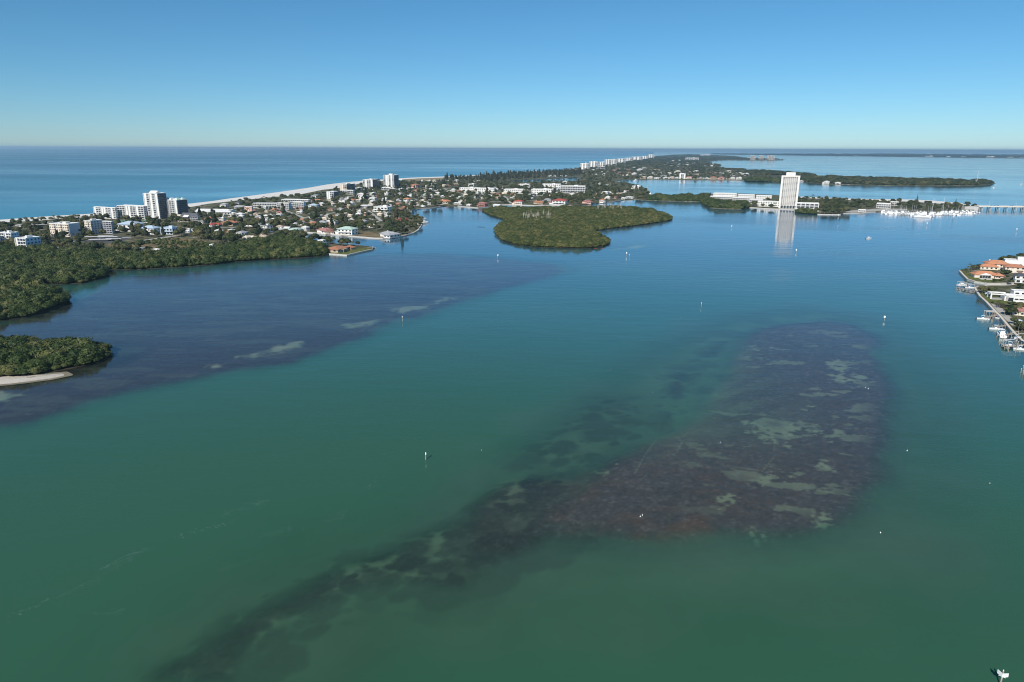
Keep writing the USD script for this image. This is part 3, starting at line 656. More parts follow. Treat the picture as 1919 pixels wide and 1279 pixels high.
# ------------------------------------------------------------------ building materials
WALL = {"white": mat_plain("white_stucco", (0.68, 0.67, 0.64), 0.7, 0.06, 0.15), "cream": mat_plain("cream_stucco", (0.68, 0.60, 0.50), 0.7, 0.06, 0.15), "pink": mat_plain("pink_stucco", (0.62, 0.40, 0.33), 0.7, 0.06, 0.15),
        "grey": mat_plain("grey_stucco", (0.42, 0.42, 0.44), 0.7, 0.06, 0.15), "tan": mat_plain("tan_stucco", (0.46, 0.36, 0.27), 0.7, 0.06, 0.15), "red": mat_plain("dusty_red_stucco", (0.36, 0.18, 0.15), 0.7, 0.08, 0.15),
        "blue": mat_plain("pale_blue_siding", (0.46, 0.54, 0.62), 0.7, 0.06, 0.15), "brown": mat_plain("brown_siding", (0.20, 0.13, 0.10), 0.8, 0.1, 0.2)}
ROOF = {"white": mat_plain("white_roofing", (0.66, 0.66, 0.65), 0.7, 0.07, 0.25), "grey": mat_plain("grey_shingles", (0.36, 0.37, 0.38), 0.8, 0.15, 0.5), "dark": mat_plain("slate_shingles", (0.085, 0.092, 0.105), 0.8, 0.2, 0.5),
        "orange": mat_plain("orange_clay_tiles", (0.50, 0.225, 0.125), 0.8, 0.16, 0.5), "terracotta": mat_plain("terracotta_tiles", (0.42, 0.19, 0.11), 0.8, 0.18, 0.5), "red": mat_plain("red_tiles", (0.40, 0.085, 0.065), 0.8, 0.15, 0.5),
        "pinkred": mat_plain("faded_red_tiles", (0.36, 0.17, 0.15), 0.8, 0.15, 0.5), "mint": mat_plain("mint_metal_roof", (0.48, 0.62, 0.53), 0.45, 0.06, 0.3), "green": mat_plain("green_metal_roof", (0.10, 0.30, 0.20), 0.5, 0.1, 0.3),
        "blue": mat_plain("pale_blue_metal_roof", (0.45, 0.56, 0.66), 0.45, 0.06, 0.3), "tan": mat_plain("tan_tiles", (0.46, 0.37, 0.28), 0.8, 0.12, 0.5), "brown": mat_plain("brown_tiles", (0.24, 0.14, 0.10), 0.8, 0.2, 0.5), "cream": mat_plain("cream_tiles", (0.66, 0.58, 0.47), 0.8, 0.1, 0.5)}
GLASS = mat_plain("window_glass", (0.025, 0.035, 0.045), 0.12, 0, 1, 0.6)
SHADE = mat_plain("shade_and_dark_glazing", (0.055, 0.06, 0.07), 0.5)  # dark glazing tone, also used for the painted shade on side faces
CONC = mat_plain("concrete", (0.46, 0.45, 0.42), 0.8, 0.12, 0.4)
WOOD = mat_plain("weathered_wood", (0.33, 0.29, 0.24), 0.9, 0.25, 0.8)
GEL = mat_plain("white_gelcoat", (0.80, 0.80, 0.79), 0.3, 0, 1, 0.5)
DARKHULL = mat_plain("dark_hull", (0.03, 0.035, 0.06), 0.3)
STEEL = mat_plain("pale_metal", (0.62, 0.63, 0.64), 0.4, 0, 1, 0.5)
FOOT = []                              # footprints (polygons) that trees keep clear of

def hip_roof(cx, cy, z, w, d, h, over=0.6, gable=False):
    w2, d2 = w / 2 + over, d / 2 + over
    r = max(w2 - (0 if gable else d2), 0.01) if w2 >= d2 else 0
    t = 0.25
    if w2 >= d2:
        top = [(-r, 0), (r, 0)]
    else:
        q = d2 - (0 if gable else w2); top = [(0, -q), (0, q)]
    v = [(-w2, -d2, 0), (w2, -d2, 0), (w2, d2, 0), (-w2, d2, 0), (-w2, -d2, t), (w2, -d2, t), (w2, d2, t), (-w2, d2, t), (*top[0], h + t), (*top[1], h + t)]
    if w2 >= d2:
        f = [[4, 5, 9], [4, 9, 8], [6, 7, 8], [6, 8, 9], [5, 6, 9], [7, 4, 8]]
    else:
        f = [[4, 5, 8], [6, 7, 9], [5, 6, 9], [5, 9, 8], [7, 4, 8], [7, 8, 9]]
    f += [[0, 2, 1], [0, 3, 2], [0, 1, 5], [0, 5, 4], [1, 2, 6], [1, 6, 5], [2, 3, 7], [2, 7, 6], [3, 0, 4], [3, 4, 7]]
    m = trimesh.Trimesh(np.array(v, float), np.array(f), process=False); m.apply_translation([cx, cy, z]); return m

def flat_roof(cx, cy, z, w, d, lip=0.35):
    b = [box(cx, cy, z, w + .3, d + .3, 0.25)]
    for sx in (-1, 1):
        b.append(box(cx + sx * (w / 2 + .02), cy, z + .25, .26, d + .3, lip)); b.append(box(cx, cy + sx * (d / 2 + .02), z + .25, w - .22, .26, lip))
    return cat(b)

def windows_on(p, cx, cy, z, w, d, n=3, m=2, ww=1.5, wh=1.3, sides="frlb"):
    """Panes with frames, each a part of its own, on the walls of a box."""
    for s in sides:
        k = n if s in "fb" else m
        for i in range(k):
            q = (i + .5) / k - .5
            if s == "f": b = box(cx + q * w, cy - d / 2 - .02, z, ww, .12, wh)
            elif s == "b": b = box(cx + q * w, cy + d / 2 + .02, z, ww, .12, wh)
            elif s == "r": b = box(cx + w / 2 + .02, cy + q * d, z, .12, ww, wh)
            else: b = box(cx - w / 2 - .02, cy + q * d, z, .12, ww, wh)
            part(p, "window", b, GLASS)

KINDS = {}
def house_kind(shape, wall, roof):
    key = (shape, wall, roof)
    if key in KINDS: return KINDS[key]
    p = kind_class(f"house_{shape}_{wall}_{roof}")
    w, r = WALL[wall], ROOF[roof]
    if shape in ("hip", "gable", "low"):
        hw = 3.1 if shape != "low" else 2.7
        part(p, "wall", box(0, 0, -.3, 14, 9.5, hw + .3), w)
        part(p, "roof", hip_roof(0, 0, hw, 14, 9.5, 2.3 if shape != "low" else 1.5, .9, shape == "gable"), r)
        windows_on(p, 0, 0, 1.0, 14, 9.5, 4, 2)
        part(p, "door", box(1.75, -4.79, 0, 1.1, .14, 2.1), WALL["brown"])
        part(p, "porch", cat([box(-1.8, -6.2, 2.5, 5, 2.4, .2), box(-4.1, -7.2, 0, .25, .25, 2.5), box(.5, -7.2, 0, .25, .25, 2.5)]), w)
    elif shape == "two":
        part(p, "wall", box(0, 0, -.3, 14, 10, 6.5), w)
        part(p, "roof", hip_roof(0, 0, 6.2, 14, 10, 2.4, .9), r)
        windows_on(p, 0, 0, 1.0, 14, 10, 4, 2); windows_on(p, 0, 0, 4.0, 14, 10, 4, 2)
        part(p, "balcony", cat([box(0, -5.9, 3.1, 11, 1.9, .18), box(0, -6.8, 3.3, 11, .1, .9)] + [box(x, -6.7, 0, .25, .25, 3.1) for x in (-5.3, 0, 5.3)]), w)
        part(p, "garage", box(-8.6, .5, -.3, 4.4, 7, 3.2), w); part(p, "garage_roof", hip_roof(-8.6, .5, 2.9, 4.4, 7, 1.2, .5), r)
    elif shape == "ell":
        part(p, "wall", cat([box(0, 2.5, -.3, 15, 7, 3.4), box(4.2, -3.6, -.3, 6.5, 5.18, 3.3)]), w)
        part(p, "roof", hip_roof(0, 2.5, 3.1, 15, 7, 2.2, .8), r); part(p, "roof", hip_roof(4.2, -2.8, 3.0, 6.5, 7.5, 1.9, .7), r)
        windows_on(p, 0, 2.5, 1, 15, 7, 5, 2, sides="brl"); windows_on(p, 4.2, -3.6, 1, 6.5, 5.18, 2, 1, sides="frl")
        part(p, "door", box(-1.5, -1.12, 0, 1.2, .14, 2.1), WALL["brown"]); part(p, "chimney", box(-3, 3.5, 4.2, 1, 1, 2.0), w)
    elif shape == "flat":
        part(p, "wall", cat([box(0, 0, -.3, 14, 9, 3.6), box(3.3, 1.0, 3.62, 6, 5, 2.7)]), w)
        part(p, "roof", flat_roof(0, 0, 3.32, 14, 9), r); part(p, "roof", flat_roof(3.3, 1.0, 6.34, 6, 5), r)
        windows_on(p, 0, 0, .7, 14, 9, 4, 2, 2.0, 1.9); windows_on(p, 3.3, 1.0, 4.3, 6, 5, 2, 1, 1.6, 1.3)
        part(p, "terrace", cat([box(-3.5, -6, -.2, 6.5, 3, .4), box(-3.5, -6, 2.8, 6.5, 3, .2), box(-6.5, -7.3, .2, .25, .25, 2.6), box(-.5, -7.3, .2, .25, .25, 2.6)]), w)
    elif shape == "flat2":
        part(p, "wall", cat([box(0, 0, -.3, 13, 9, 6.6), box(-7.4, 1, -.3, 1.8, 6, 3.4)]), w)
        part(p, "roof", flat_roof(0, 0, 6.32, 13, 9), r)
        windows_on(p, 0, 0, .8, 13, 9, 4, 2, 2.0, 1.7); windows_on(p, 0, 0, 4.0, 13, 9, 4, 2, 2.0, 1.6)
        part(p, "balcony", cat([box(1.5, -5.4, 3.0, 9, 1.8, .2), box(1.5, -6.25, 3.2, 9, .12, .9)]), w); part(p, "roof_house", box(2, 1, 6.6, 3.5, 3, 1.9), w)
    KINDS[key] = p
    return p

SHAPE_W = {"hip": 14, "gable": 14, "low": 14, "two": 16, "ell": 15, "flat": 14, "flat2": 14}
LAND_Z = 1.1
SUNROT = math.radians(-17.5)
HOUSES = []
# the streets of the town: pale strips between the gardens
STREETS = [([(226, 413), (300, 405), (380, 397), (450, 391.5), (520, 386), (580, 378), (640, 368), (700, 357), (760, 350), (830, 349), (900, 353), (1000, 356), (1090, 361)], 9, "shore road running the length of the town behind the beach"), ([(380, 424), (440, 425), (520, 415), (600, 400), (680, 388), (740, 378), (800, 369)], 7, "middle street of the town between the roofs"),
    ([(500, 433), (560, 424), (640, 421), (700, 415), (735, 405)], 6, "street behind the canal houses"), ([(520, 386), (560, 402), (600, 420)], 6, "cross street running from the beach to the canal"), ([(640, 368), (690, 392), (715, 412)], 6, "cross street towards the canal point"), ([(760, 350), (800, 369), (830, 381)], 6, "cross street towards the inner cove"), ([(830, 349), (870, 365), (905, 379)], 6, "cross street towards the dusty red house"), ([(930, 354), (950, 368), (958, 378)], 6, "cross street towards the red-roofed mansions"), ([(905, 375), (960, 373), (1040, 372), (1110, 371)], 6, "waterfront street behind the red-roofed mansions")]
ROADS = []
for pts, w_, lab in STREETS:
    a = np.array(pts, float); ROADS.append(LineString(gp(a[:, 0], a[:, 1], LAND_Z)).buffer(w_ / 2, cap_style=2))
for k, ((pts, w_, lab), g) in enumerate(zip(STREETS, ROADS)):
    top_mesh("street", sheet(g.intersection(main_dry), LAND_Z + .016 + .004 * k), M["paving"], lab, kind="structure")
ROADS = unary_union(ROADS)
def foot(x, y, w, d, rot, clear=15.0, buf=3.0):
    q = affinity.rotate(shapely.box(x - w / 2, y - d / 2, x + w / 2, y + d / 2), rot, origin=(x, y), use_radians=True).buffer(buf, quad_segs=2)
    r = math.hypot(x, y)
    FOOT.append(unary_union([q, affinity.translate(q, -x / r * clear, -y / r * clear)]).convex_hull)

def house(px, py, wpx, shape, wall, roof, rot=None, hs=1.0, z=LAND_Z, clear=15.0, rng=random.Random(3)):
    p = gp(px, py, z); m = mpp(px, py)
    s = wpx * m / SHAPE_W[shape]
    s = min(max(s, 0.7), 2.6)
    if rot is None: rot = SUNROT + rng.choice([0, 0, 0, math.pi / 2, -.25, .2]) * 1.0
    HOUSES.append(dict(px=px, py=py, shape=shape, wall=wall, roof=roof, loc=(p[0], p[1], z), rot=rot, s=s, hs=hs))
    foot(p[0], p[1], SHAPE_W[shape] * s, 10 * s, rot, clear)

# every house one can pick out in the town, in photo pixels: x, y of its foot, width, shape, wall, roof
TOWN = [(421.6, 386, 14, "two", "white", "grey"), (448, 382, 12, "two", "grey", "dark"), (452, 389, 20, "gable", "grey", "grey"),
    (394, 412, 22, "ell", "tan", "terracotta"), (366, 418, 11, "hip", "pink", "orange"), (381, 416, 20, "low", "white", "grey"), (403, 423, 20, "ell", "white", "red"), (429, 420, 26, "ell", "tan", "terracotta"), (452, 415, 16, "hip", "tan", "terracotta"), (417, 412, 7, "flat2", "white", "white"),
    (437, 400, 9, "hip", "white", "white"), (451, 402, 14, "hip", "grey", "white"), (434, 404, 10, "hip", "white", "cream"), (452, 405.5, 12, "hip", "white", "white"), (466, 404, 13, "low", "white", "white"), (418, 402, 9, "low", "cream", "cream"),
    (480, 412, 14, "ell", "cream", "brown"), (499, 405, 10, "hip", "white", "white"), (479, 421, 28, "low", "white", "grey"), (484, 426, 8, "flat2", "white", "white"), (500, 429, 20, "flat2", "white", "dark"), (454, 438, 18, "hip", "white", "grey"), (468, 447, 19, "ell", "cream", "cream"), (492, 446, 19, "ell", "white", "tan"), (439, 444, 10, "low", "white", "white"),
    (394, 465, 5, "flat", "white", "white"), (588, 388, 18, "two", "white", "blue"), (603, 383, 8, "two", "white", "white"), (624, 407, 14, "hip", "white", "orange"), (627, 418, 12, "two", "white", "grey"), (588, 419.5, 16, "hip", "tan", "orange"), (605, 418, 18, "hip", "white", "grey"),
    (525, 429, 9, "two", "white", "tan"), (538, 429, 14, "gable", "white", "white"), (553, 431.5, 22, "low", "cream", "mint"), (573, 430.5, 14, "two", "white", "white"), (607, 434, 27, "ell", "white", "pinkred"), (620, 436, 20, "low", "cream", "brown"), (652, 437, 34, "two", "white", "mint"),
    (597, 459, 26, "flat", "white", "white"), (632, 469, 40, "low", "tan", "terracotta"), (656, 466, 16, "hip", "tan", "terracotta"), (535, 439, 9, "hip", "pink", "pinkred"),
    (592, 369, 16, "two", "white", "grey"), (593, 376, 18, "ell", "tan", "orange"), (673, 354, 14, "flat2", "white", "white"), (681, 370, 18, "flat2", "white", "white"), (650, 386, 16, "low", "cream", "tan"), (685, 386, 22, "low", "grey", "white"), (679, 396, 16, "ell", "white", "white"), (718, 394, 30, "flat2", "white", "white"), (638, 391, 10, "hip", "white", "grey"), (621, 392, 9, "hip", "pink", "brown"),
    (747, 361, 12, "low", "white", "white"), (763, 372, 12, "hip", "tan", "orange"), (776, 373, 12, "low", "white", "grey"), (832, 377.5, 23, "ell", "cream", "orange"), (772, 380, 10, "hip", "white", "white"), (802, 380, 12, "ell", "white", "white"), (794, 384.5, 10, "hip", "white", "white"), (782, 382, 7, "two", "white", "tan"), (750, 392, 15, "hip", "brown", "brown"), (754, 413, 20, "ell", "pink", "red"), (727, 442, 34, "ell", "white", "grey"),
    (778, 348, 18, "two", "pink", "terracotta"), (752, 337, 10, "flat2", "white", "white"), (761, 342, 10, "flat2", "grey", "grey"), (790, 337, 8, "flat", "white", "white"), (804, 337, 8, "flat", "white", "white"), (815, 337, 9, "two", "cream", "tan"), (812, 345, 10, "flat2", "white", "white"), (839, 337, 6, "flat", "white", "white"), (856, 337, 8, "two", "white", "white"), (857, 342, 13, "low", "cream", "tan"), (845, 344, 10, "hip", "pink", "pinkred"), (894, 337, 10, "hip", "white", "white"), (885, 346, 14, "flat2", "white", "white"),
    (831, 366, 9, "hip", "white", "white"), (841, 359, 8, "two", "white", "white"), (798, 363, 9, "hip", "white", "mint"), (859, 380, 15, "flat", "white", "white"), (906, 369, 8, "hip", "white", "white"), (879, 383, 8, "hip", "white", "white"), (905, 384, 17, "two", "red", "pinkred"), (932, 384.5, 13, "gable", "white", "white"), (972, 380, 18, "two", "cream", "red"), (1009, 379, 18, "ell", "tan", "terracotta"), (1026, 376, 14, "two", "grey", "grey"), (1049, 380, 28, "two", "white", "red"),
    (938, 350, 19, "low", "cream", "cream"), (1000, 346, 12, "low", "tan", "tan"), (1059, 340, 9, "two", "white", "white"), (1036, 326.5, 14, "low", "white", "white"), (1055, 326.5, 13, "low", "white", "white"), (1003, 319, 7, "two", "cream", "cream"),
    (1091, 338.5, 9, "hip", "pink", "pinkred"), (1126, 341.5, 8, "hip", "white", "white"), (1147, 339.5, 8, "hip", "tan", "tan"), (1139, 345, 10, "low", "cream", "mint"), (1193, 350.5, 16, "flat2", "white", "white"), (1100, 378, 18, "ell", "pink", "pinkred"), (1129, 376.5, 14, "two", "white", "terracotta"), (1180, 368.5, 14, "low", "white", "white"), (1168, 370, 7, "hip", "white", "white"), (1148, 363, 8, "hip", "tan", "tan"), (1108, 355, 6, "hip", "white", "white"), (1177, 354, 12, "low", "pink", "pinkred"), (1135, 352, 7, "hip", "white", "white"), (1157, 356, 8, "hip", "cream", "tan"),
    (262, 430, 10, "hip", "white", "mint"), (1207, 331, 10, "two", "tan", "tan"), (1219, 330.5, 9, "two", "white", "cream"), (1231, 331, 14, "low", "white", "white"), (1249, 331, 14, "low", "white", "white"), (1260, 330.5, 8, "two", "cream", "tan"), (1268, 330.5, 7, "hip", "white", "white"), (1292, 331.5, 11, "two", "cream", "pinkred"), (1304, 332, 10, "low", "tan", "tan"), (1315, 332, 9, "hip", "white", "white"), (1325, 332, 8, "hip", "white", "white"), (1337, 332.5, 12, "two", "tan", "terracotta"), (1352, 332.5, 11, "two", "pink", "pinkred"), (1365, 332.5, 8, "hip", "cream", "tan"), (1373, 332.5, 9, "two", "white", "white"), (1385, 333, 10, "flat2", "white", "white"),
    (1397, 326, 13, "flat2", "white", "white"), (1549, 341.5, 11, "two", "white", "white"), (1570, 342, 10, "hip", "white", "white"), (1502, 337.5, 8, "low", "white", "white"), (1632, 334, 8, "hip", "white", "white"), (1611, 333, 6, "hip", "white", "white"), (1519, 331, 8, "hip", "cream", "tan"), (1562, 332, 6, "hip", "white", "white"), (1690, 344, 7, "hip", "white", "tan"), (1825, 344, 8, "low", "white", "white"),
    (130, 455, 13, "low", "white", "white"), (10, 432, 10, "low", "cream", "cream"), (38, 424, 9, "low", "white", "grey"), (72, 428, 10, "hip", "tan", "tan"), (68, 437, 10, "low", "white", "white"), (20, 470, 16, "low", "white", "cream"), (84, 471, 9, "low", "cream", "cream"), (262, 468, 12, "low", "grey", "grey"), (295, 470, 9, "low", "white", "white"), (106, 470, 5, "hip", "white", "white")]
for t in TOWN:
    house(*t)
rh = random.Random(17)
def scatter_houses(g_px, n, mind, pal, wr):
    a = np.array(g_px); g = Polygon(a); x0, y0, x1, y1 = g.bounds; k = 0
    for _ in range(n * 60):
        if k >= n: break
        x, y = rh.uniform(x0, x1), rh.uniform(y0, y1)
        if not g.contains(Point(x, y)) or not main_land.contains(Point(*gp(x, y))): continue
        if any(((x - h["px"]) / mind) ** 2 + ((y - h["py"]) / (mind * .42)) ** 2 < 1 for h in HOUSES): continue
        if ROADS.buffer(5).contains(Point(*gp(x, y))): continue
        w, r, s = rh.choice(pal)
        house(x, y, rh.uniform(*wr), s, w, r, rng=rh, clear=11.0); k += 1
PAL = [("white", "white", "two"), ("white", "white", "flat"), ("white", "white", "flat2"), ("white", "white", "hip"), ("white", "white", "low"), ("white", "white", "flat"), ("cream", "tan", "hip"), ("white", "grey", "ell"), ("white", "grey", "hip"), ("tan", "terracotta", "hip"), ("white", "white", "two"), ("cream", "cream", "ell"), ("pink", "pinkred", "low"), ("white", "cream", "hip")]
scatter_houses([(440, 392), (520, 389), (640, 372), (740, 352), (830, 345), (900, 352), (1000, 352), (1100, 350), (1180, 356), (1150, 372), (1060, 368), (900, 372), (820, 372), (740, 398), (700, 425), (640, 424), (540, 420), (470, 410)], 150, 11.5, PAL, (8, 13))
scatter_houses([(335, 425), (350, 420), (470, 424), (440, 436), (360, 440), (335, 436)], 8, 14, PAL, (9, 13))
FARPAL = [("white", "white", "low"), ("white", "white", "two"), ("cream", "tan", "low"), ("tan", "tan", "low"), ("white", "grey", "low"), ("pink", "pinkred", "low"), ("white", "cream", "two")]
scatter_houses([(1062, 318), (1090, 314), (1180, 310), (1260, 316), (1330, 318), (1390, 320), (1390, 327), (1300, 327), (1200, 326.5), (1120, 325.5), (1095, 324)], 44, 11, FARPAL, (7, 11))
scatter_houses([(1240, 305), (1262, 296), (1300, 299), (1320, 299), (1345, 306), (1342, 311), (1300, 311), (1250, 308)], 24, 8, FARPAL, (5, 7))

# ------------------------------------------------------------------ what the houses are called
MARKS = [("the pale long-roofed hall", 404, 397), ("the pink beach block", 466, 394), ("the dark-roofed condominium", 360, 411), ("the canal's inner end", 515, 431), ("the mint-roofed canal villa", 652, 436), ("the grassy point", 680, 468),
    ("the white beach tower", 733, 347), ("the cream-piered beach condo", 652, 358), ("the red-roofed point house", 754, 412), ("the arched orange villa", 832, 377), ("the white school complex", 1050, 352), ("the mangrove island", 1050, 386), ("the lagoon", 1040, 333), ("the red-roofed mansion", 1049, 379),
    ("the gulf-side condo row", 1120, 309), ("the slab tower", 1475, 386), ("the bright waterfront block", 1279, 330), ("the carports", 205, 446), ("the stepped gable tower", 300, 400), ("the white corner apartments", 60, 462), ("the long beach apartments", 505, 383), ("the tall dark beach pines", 848, 330), ("the white-roofed corner house", 1193, 350), ("the causeway", 1260, 372), ("the far narrow key", 1650, 340)]
COL = {"white": "white", "grey": "grey", "dark": "slate", "orange": "orange", "terracotta": "terracotta", "red": "red", "pinkred": "dusky-red", "mint": "mint", "green": "green", "blue": "powder-blue", "tan": "tan", "brown": "brown", "cream": "cream"}
SH = {"hip": "hipped", "gable": "gabled", "low": "low", "two": "two-storey", "ell": "L-shaped", "flat": "flat-topped", "flat2": "boxy two-storey"}
def relation(x, y, skip=()):
    best = sorted((m for m in MARKS if m[0] not in skip), key=lambda m: math.hypot(m[1] - x, (m[2] - y) * 2.2))[0]
    dx, dy = x - best[1], (y - best[2]) * 2.2
    d = math.hypot(dx, dy)
    if d < 22: how = "right behind" if dy < -4 else "right in front of" if dy > 4 else "close beside"
    elif abs(dx) > abs(dy): how = "on the gulf side of" if dx < 0 else "on the bay side of"
    else: how = "well behind" if dy < 0 else "well in front of"
    return how, best[0]
labels, taken = [], {}
for h in HOUSES:
    base = f"{SH[h['shape']]} {h['wall']} house with {COL[h['roof']]} roof"
    how, mk = relation(h["px"], h["py"])
    cands = [f"{base} {how} {mk}"]
    h2, m2 = relation(h["px"], h["py"], (mk,))
    cands.append(f"{base} between {mk} and {m2}")
    h3, m3 = relation(h["px"], h["py"], (mk, m2))
    cands.append(f"{base} between {mk} and {m3}"); cands.append(f"{base} between {m2} and {m3}")
    short = f"{COL[h['roof']]}-roofed {SH[h['shape']]} house"
    cands += [f"{short} {how} {mk}", f"{short} between {mk} and {m2}", f"{short} between {mk} and {m3}"]
    lab = next((c for c in cands if c not in taken and len(c.split()) <= 16), None)
    h["label"] = lab or next(c for c in cands if len(c.split()) <= 16)
    taken[h["label"]] = taken.get(h["label"], 0) + 1
for h in HOUSES:
    far = h["loc"][1] > 3000
    thing("house", h["label"], "house", h["loc"], h["rot"], (h["s"], h["s"], h["s"] ** .5 * h["hs"]), "houses of the far shore" if far else "houses of the town on the key", ref=house_kind(h["shape"], h["wall"], h["roof"]))
# ------------------------------------------------------------------ apartment blocks and the other large buildings
def frame_at(corner, rot):
    p = gp(*corner, LAND_Z)
    return p

def block(label, cat_, corner, wl, wr, h, rot=SUNROT, floors=6, bays=8, side_bays=4, wall="white", side=None, style="balcony", roof="white", name="apartment_block", depth=None, group=None, piers=True, penthouse=True, sidestyle="windows", z=LAND_Z, wmin=None):
    """A block of flats whose near corner stands at the pixel 'corner': wl, wr, h are what the photo shows of its two faces and its height, in pixels."""
    p = gp(*corner, z); m = mpp(*corner)
    ex = np.array([math.cos(rot), math.sin(rot)]); ey = np.array([-math.sin(rot), math.cos(rot)])
    Wd = wl / max(px_per_m(p, ex), .22 / m); D = (wr / max(px_per_m(p, ey), .25 / m)) if wr else depth
    if depth: D = depth
    H = h * m * 1.0
    t = thing(name, label, cat_, (p[0], p[1], z), rot, group=group)
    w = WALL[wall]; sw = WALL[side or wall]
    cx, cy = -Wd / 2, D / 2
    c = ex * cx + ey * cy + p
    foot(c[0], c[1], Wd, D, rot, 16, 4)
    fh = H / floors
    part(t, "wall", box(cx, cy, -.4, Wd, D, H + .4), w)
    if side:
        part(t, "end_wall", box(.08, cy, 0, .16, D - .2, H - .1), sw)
    part(t, "roof", flat_roof(cx, cy, H, Wd, D, .6), ROOF[roof])
    if penthouse:
        part(t, "roof_house", box(cx + Wd * .12, cy, H + .25, Wd * .16, D * .4, 2.6), w); part(t, "roof_plant", cat([box(cx - Wd * .2, cy, H + .25, 3, 2.4, 1.3), box(cx - Wd * .32, cy + 2, H + .25, 2.2, 2.2, 1.0)]), CONC)
    # front face: recessed-looking balconies (slab, parapet, dark wall behind) with solid bays between, or single windows
    bw = Wd / bays
    if style == "balcony":
        for f in range(floors):
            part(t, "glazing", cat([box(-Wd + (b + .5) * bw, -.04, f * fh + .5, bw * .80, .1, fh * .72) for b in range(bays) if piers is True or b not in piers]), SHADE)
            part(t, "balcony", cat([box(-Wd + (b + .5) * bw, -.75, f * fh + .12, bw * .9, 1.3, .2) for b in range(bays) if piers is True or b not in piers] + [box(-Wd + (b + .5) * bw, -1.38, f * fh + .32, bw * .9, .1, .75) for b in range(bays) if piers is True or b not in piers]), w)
        part(t, "pier", cat([box(-Wd + b * bw, -.65, 0, bw * .12, 1.3, H) for b in range(bays + 1)]), w)
    else:
        for f in range(floors):
            for b in range(bays):
                if style == "pairs" and b % 3 == 2:
                    part(t, "balcony", cat([box(-Wd + (b + .5) * bw, -.6, f * fh + .1, bw * .9, 1.0, .2), box(-Wd + (b + .5) * bw, -1.05, f * fh + .3, bw * .9, .1, .8)]), WALL["pink"] if wall == "pinkish" else w)
                    part(t, "glazing", box(-Wd + (b + .5) * bw, -.04, f * fh + .4, bw * .85, .1, fh * .72), SHADE)
                else:
                    part(t, "window", box(-Wd + (b + .5) * bw, -.03, f * fh + fh * .32, min(bw * .5, 2.4), .1, fh * .45), GLASS)
    if sidestyle == "windows" and side_bays:
        sb = D / side_bays
        for f in range(floors):
            part(t, "side_window", cat([box(.17 if side else .03, (b + .5) * sb, f * fh + fh * .3, .1, min(sb * .45, 2.2), fh * .45) for b in range(side_bays)]), GLASS)
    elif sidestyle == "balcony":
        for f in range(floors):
            part(t, "side_glazing", box(.12, D * .5, f * fh + .32, .2, D * .94, fh - .36), SHADE)  # dark panel over the whole side paints the shade of the sunless face
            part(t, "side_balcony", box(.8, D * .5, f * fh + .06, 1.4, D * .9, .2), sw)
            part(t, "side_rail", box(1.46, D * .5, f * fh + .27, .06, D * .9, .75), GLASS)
    return t, Wd, D, H

# the pair of grey-ended blocks
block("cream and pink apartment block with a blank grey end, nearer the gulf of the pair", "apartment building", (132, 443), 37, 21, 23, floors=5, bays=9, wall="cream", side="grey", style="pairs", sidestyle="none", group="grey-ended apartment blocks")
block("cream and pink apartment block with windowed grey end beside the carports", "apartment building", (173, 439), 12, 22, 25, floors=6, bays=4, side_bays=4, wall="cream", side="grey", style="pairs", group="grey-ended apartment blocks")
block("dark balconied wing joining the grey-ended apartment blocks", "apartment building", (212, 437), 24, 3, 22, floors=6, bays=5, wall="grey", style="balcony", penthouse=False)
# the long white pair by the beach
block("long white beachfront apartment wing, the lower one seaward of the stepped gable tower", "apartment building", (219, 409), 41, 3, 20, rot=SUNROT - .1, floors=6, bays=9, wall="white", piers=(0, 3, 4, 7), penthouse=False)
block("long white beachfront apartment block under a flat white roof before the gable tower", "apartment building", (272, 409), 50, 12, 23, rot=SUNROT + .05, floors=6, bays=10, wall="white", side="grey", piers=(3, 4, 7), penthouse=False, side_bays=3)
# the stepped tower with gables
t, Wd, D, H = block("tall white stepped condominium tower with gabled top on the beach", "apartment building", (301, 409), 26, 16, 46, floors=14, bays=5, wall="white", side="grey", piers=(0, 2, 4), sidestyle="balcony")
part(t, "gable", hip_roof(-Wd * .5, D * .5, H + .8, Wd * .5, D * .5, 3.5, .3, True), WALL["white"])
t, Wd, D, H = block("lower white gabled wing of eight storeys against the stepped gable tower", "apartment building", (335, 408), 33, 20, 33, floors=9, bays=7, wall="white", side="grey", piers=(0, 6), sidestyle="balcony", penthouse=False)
for k in (.2, .5, .8):
    part(t, "gable", hip_roof(-Wd * k, D * .4, H + .6, Wd * .2, D * .5, 3.2, .3, False), ROOF["white"])
for k in (.25, .75):
    part(t, "gable", hip_roof(-4, D * k, H + .6, 6, D * .3, 3.6, .3), ROOF["mint"])
# corner apartments
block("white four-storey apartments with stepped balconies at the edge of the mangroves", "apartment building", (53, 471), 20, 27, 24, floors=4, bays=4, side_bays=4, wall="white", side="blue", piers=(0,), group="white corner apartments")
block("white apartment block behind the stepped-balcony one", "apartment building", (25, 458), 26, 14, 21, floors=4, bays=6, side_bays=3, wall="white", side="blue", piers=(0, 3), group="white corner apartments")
block("white apartment wing farthest from the grey-ended blocks, cut by the picture edge", "apartment building", (-4, 460), 22, 8, 20, floors=4, bays=6, wall="white", side="blue", group="white corner apartments")
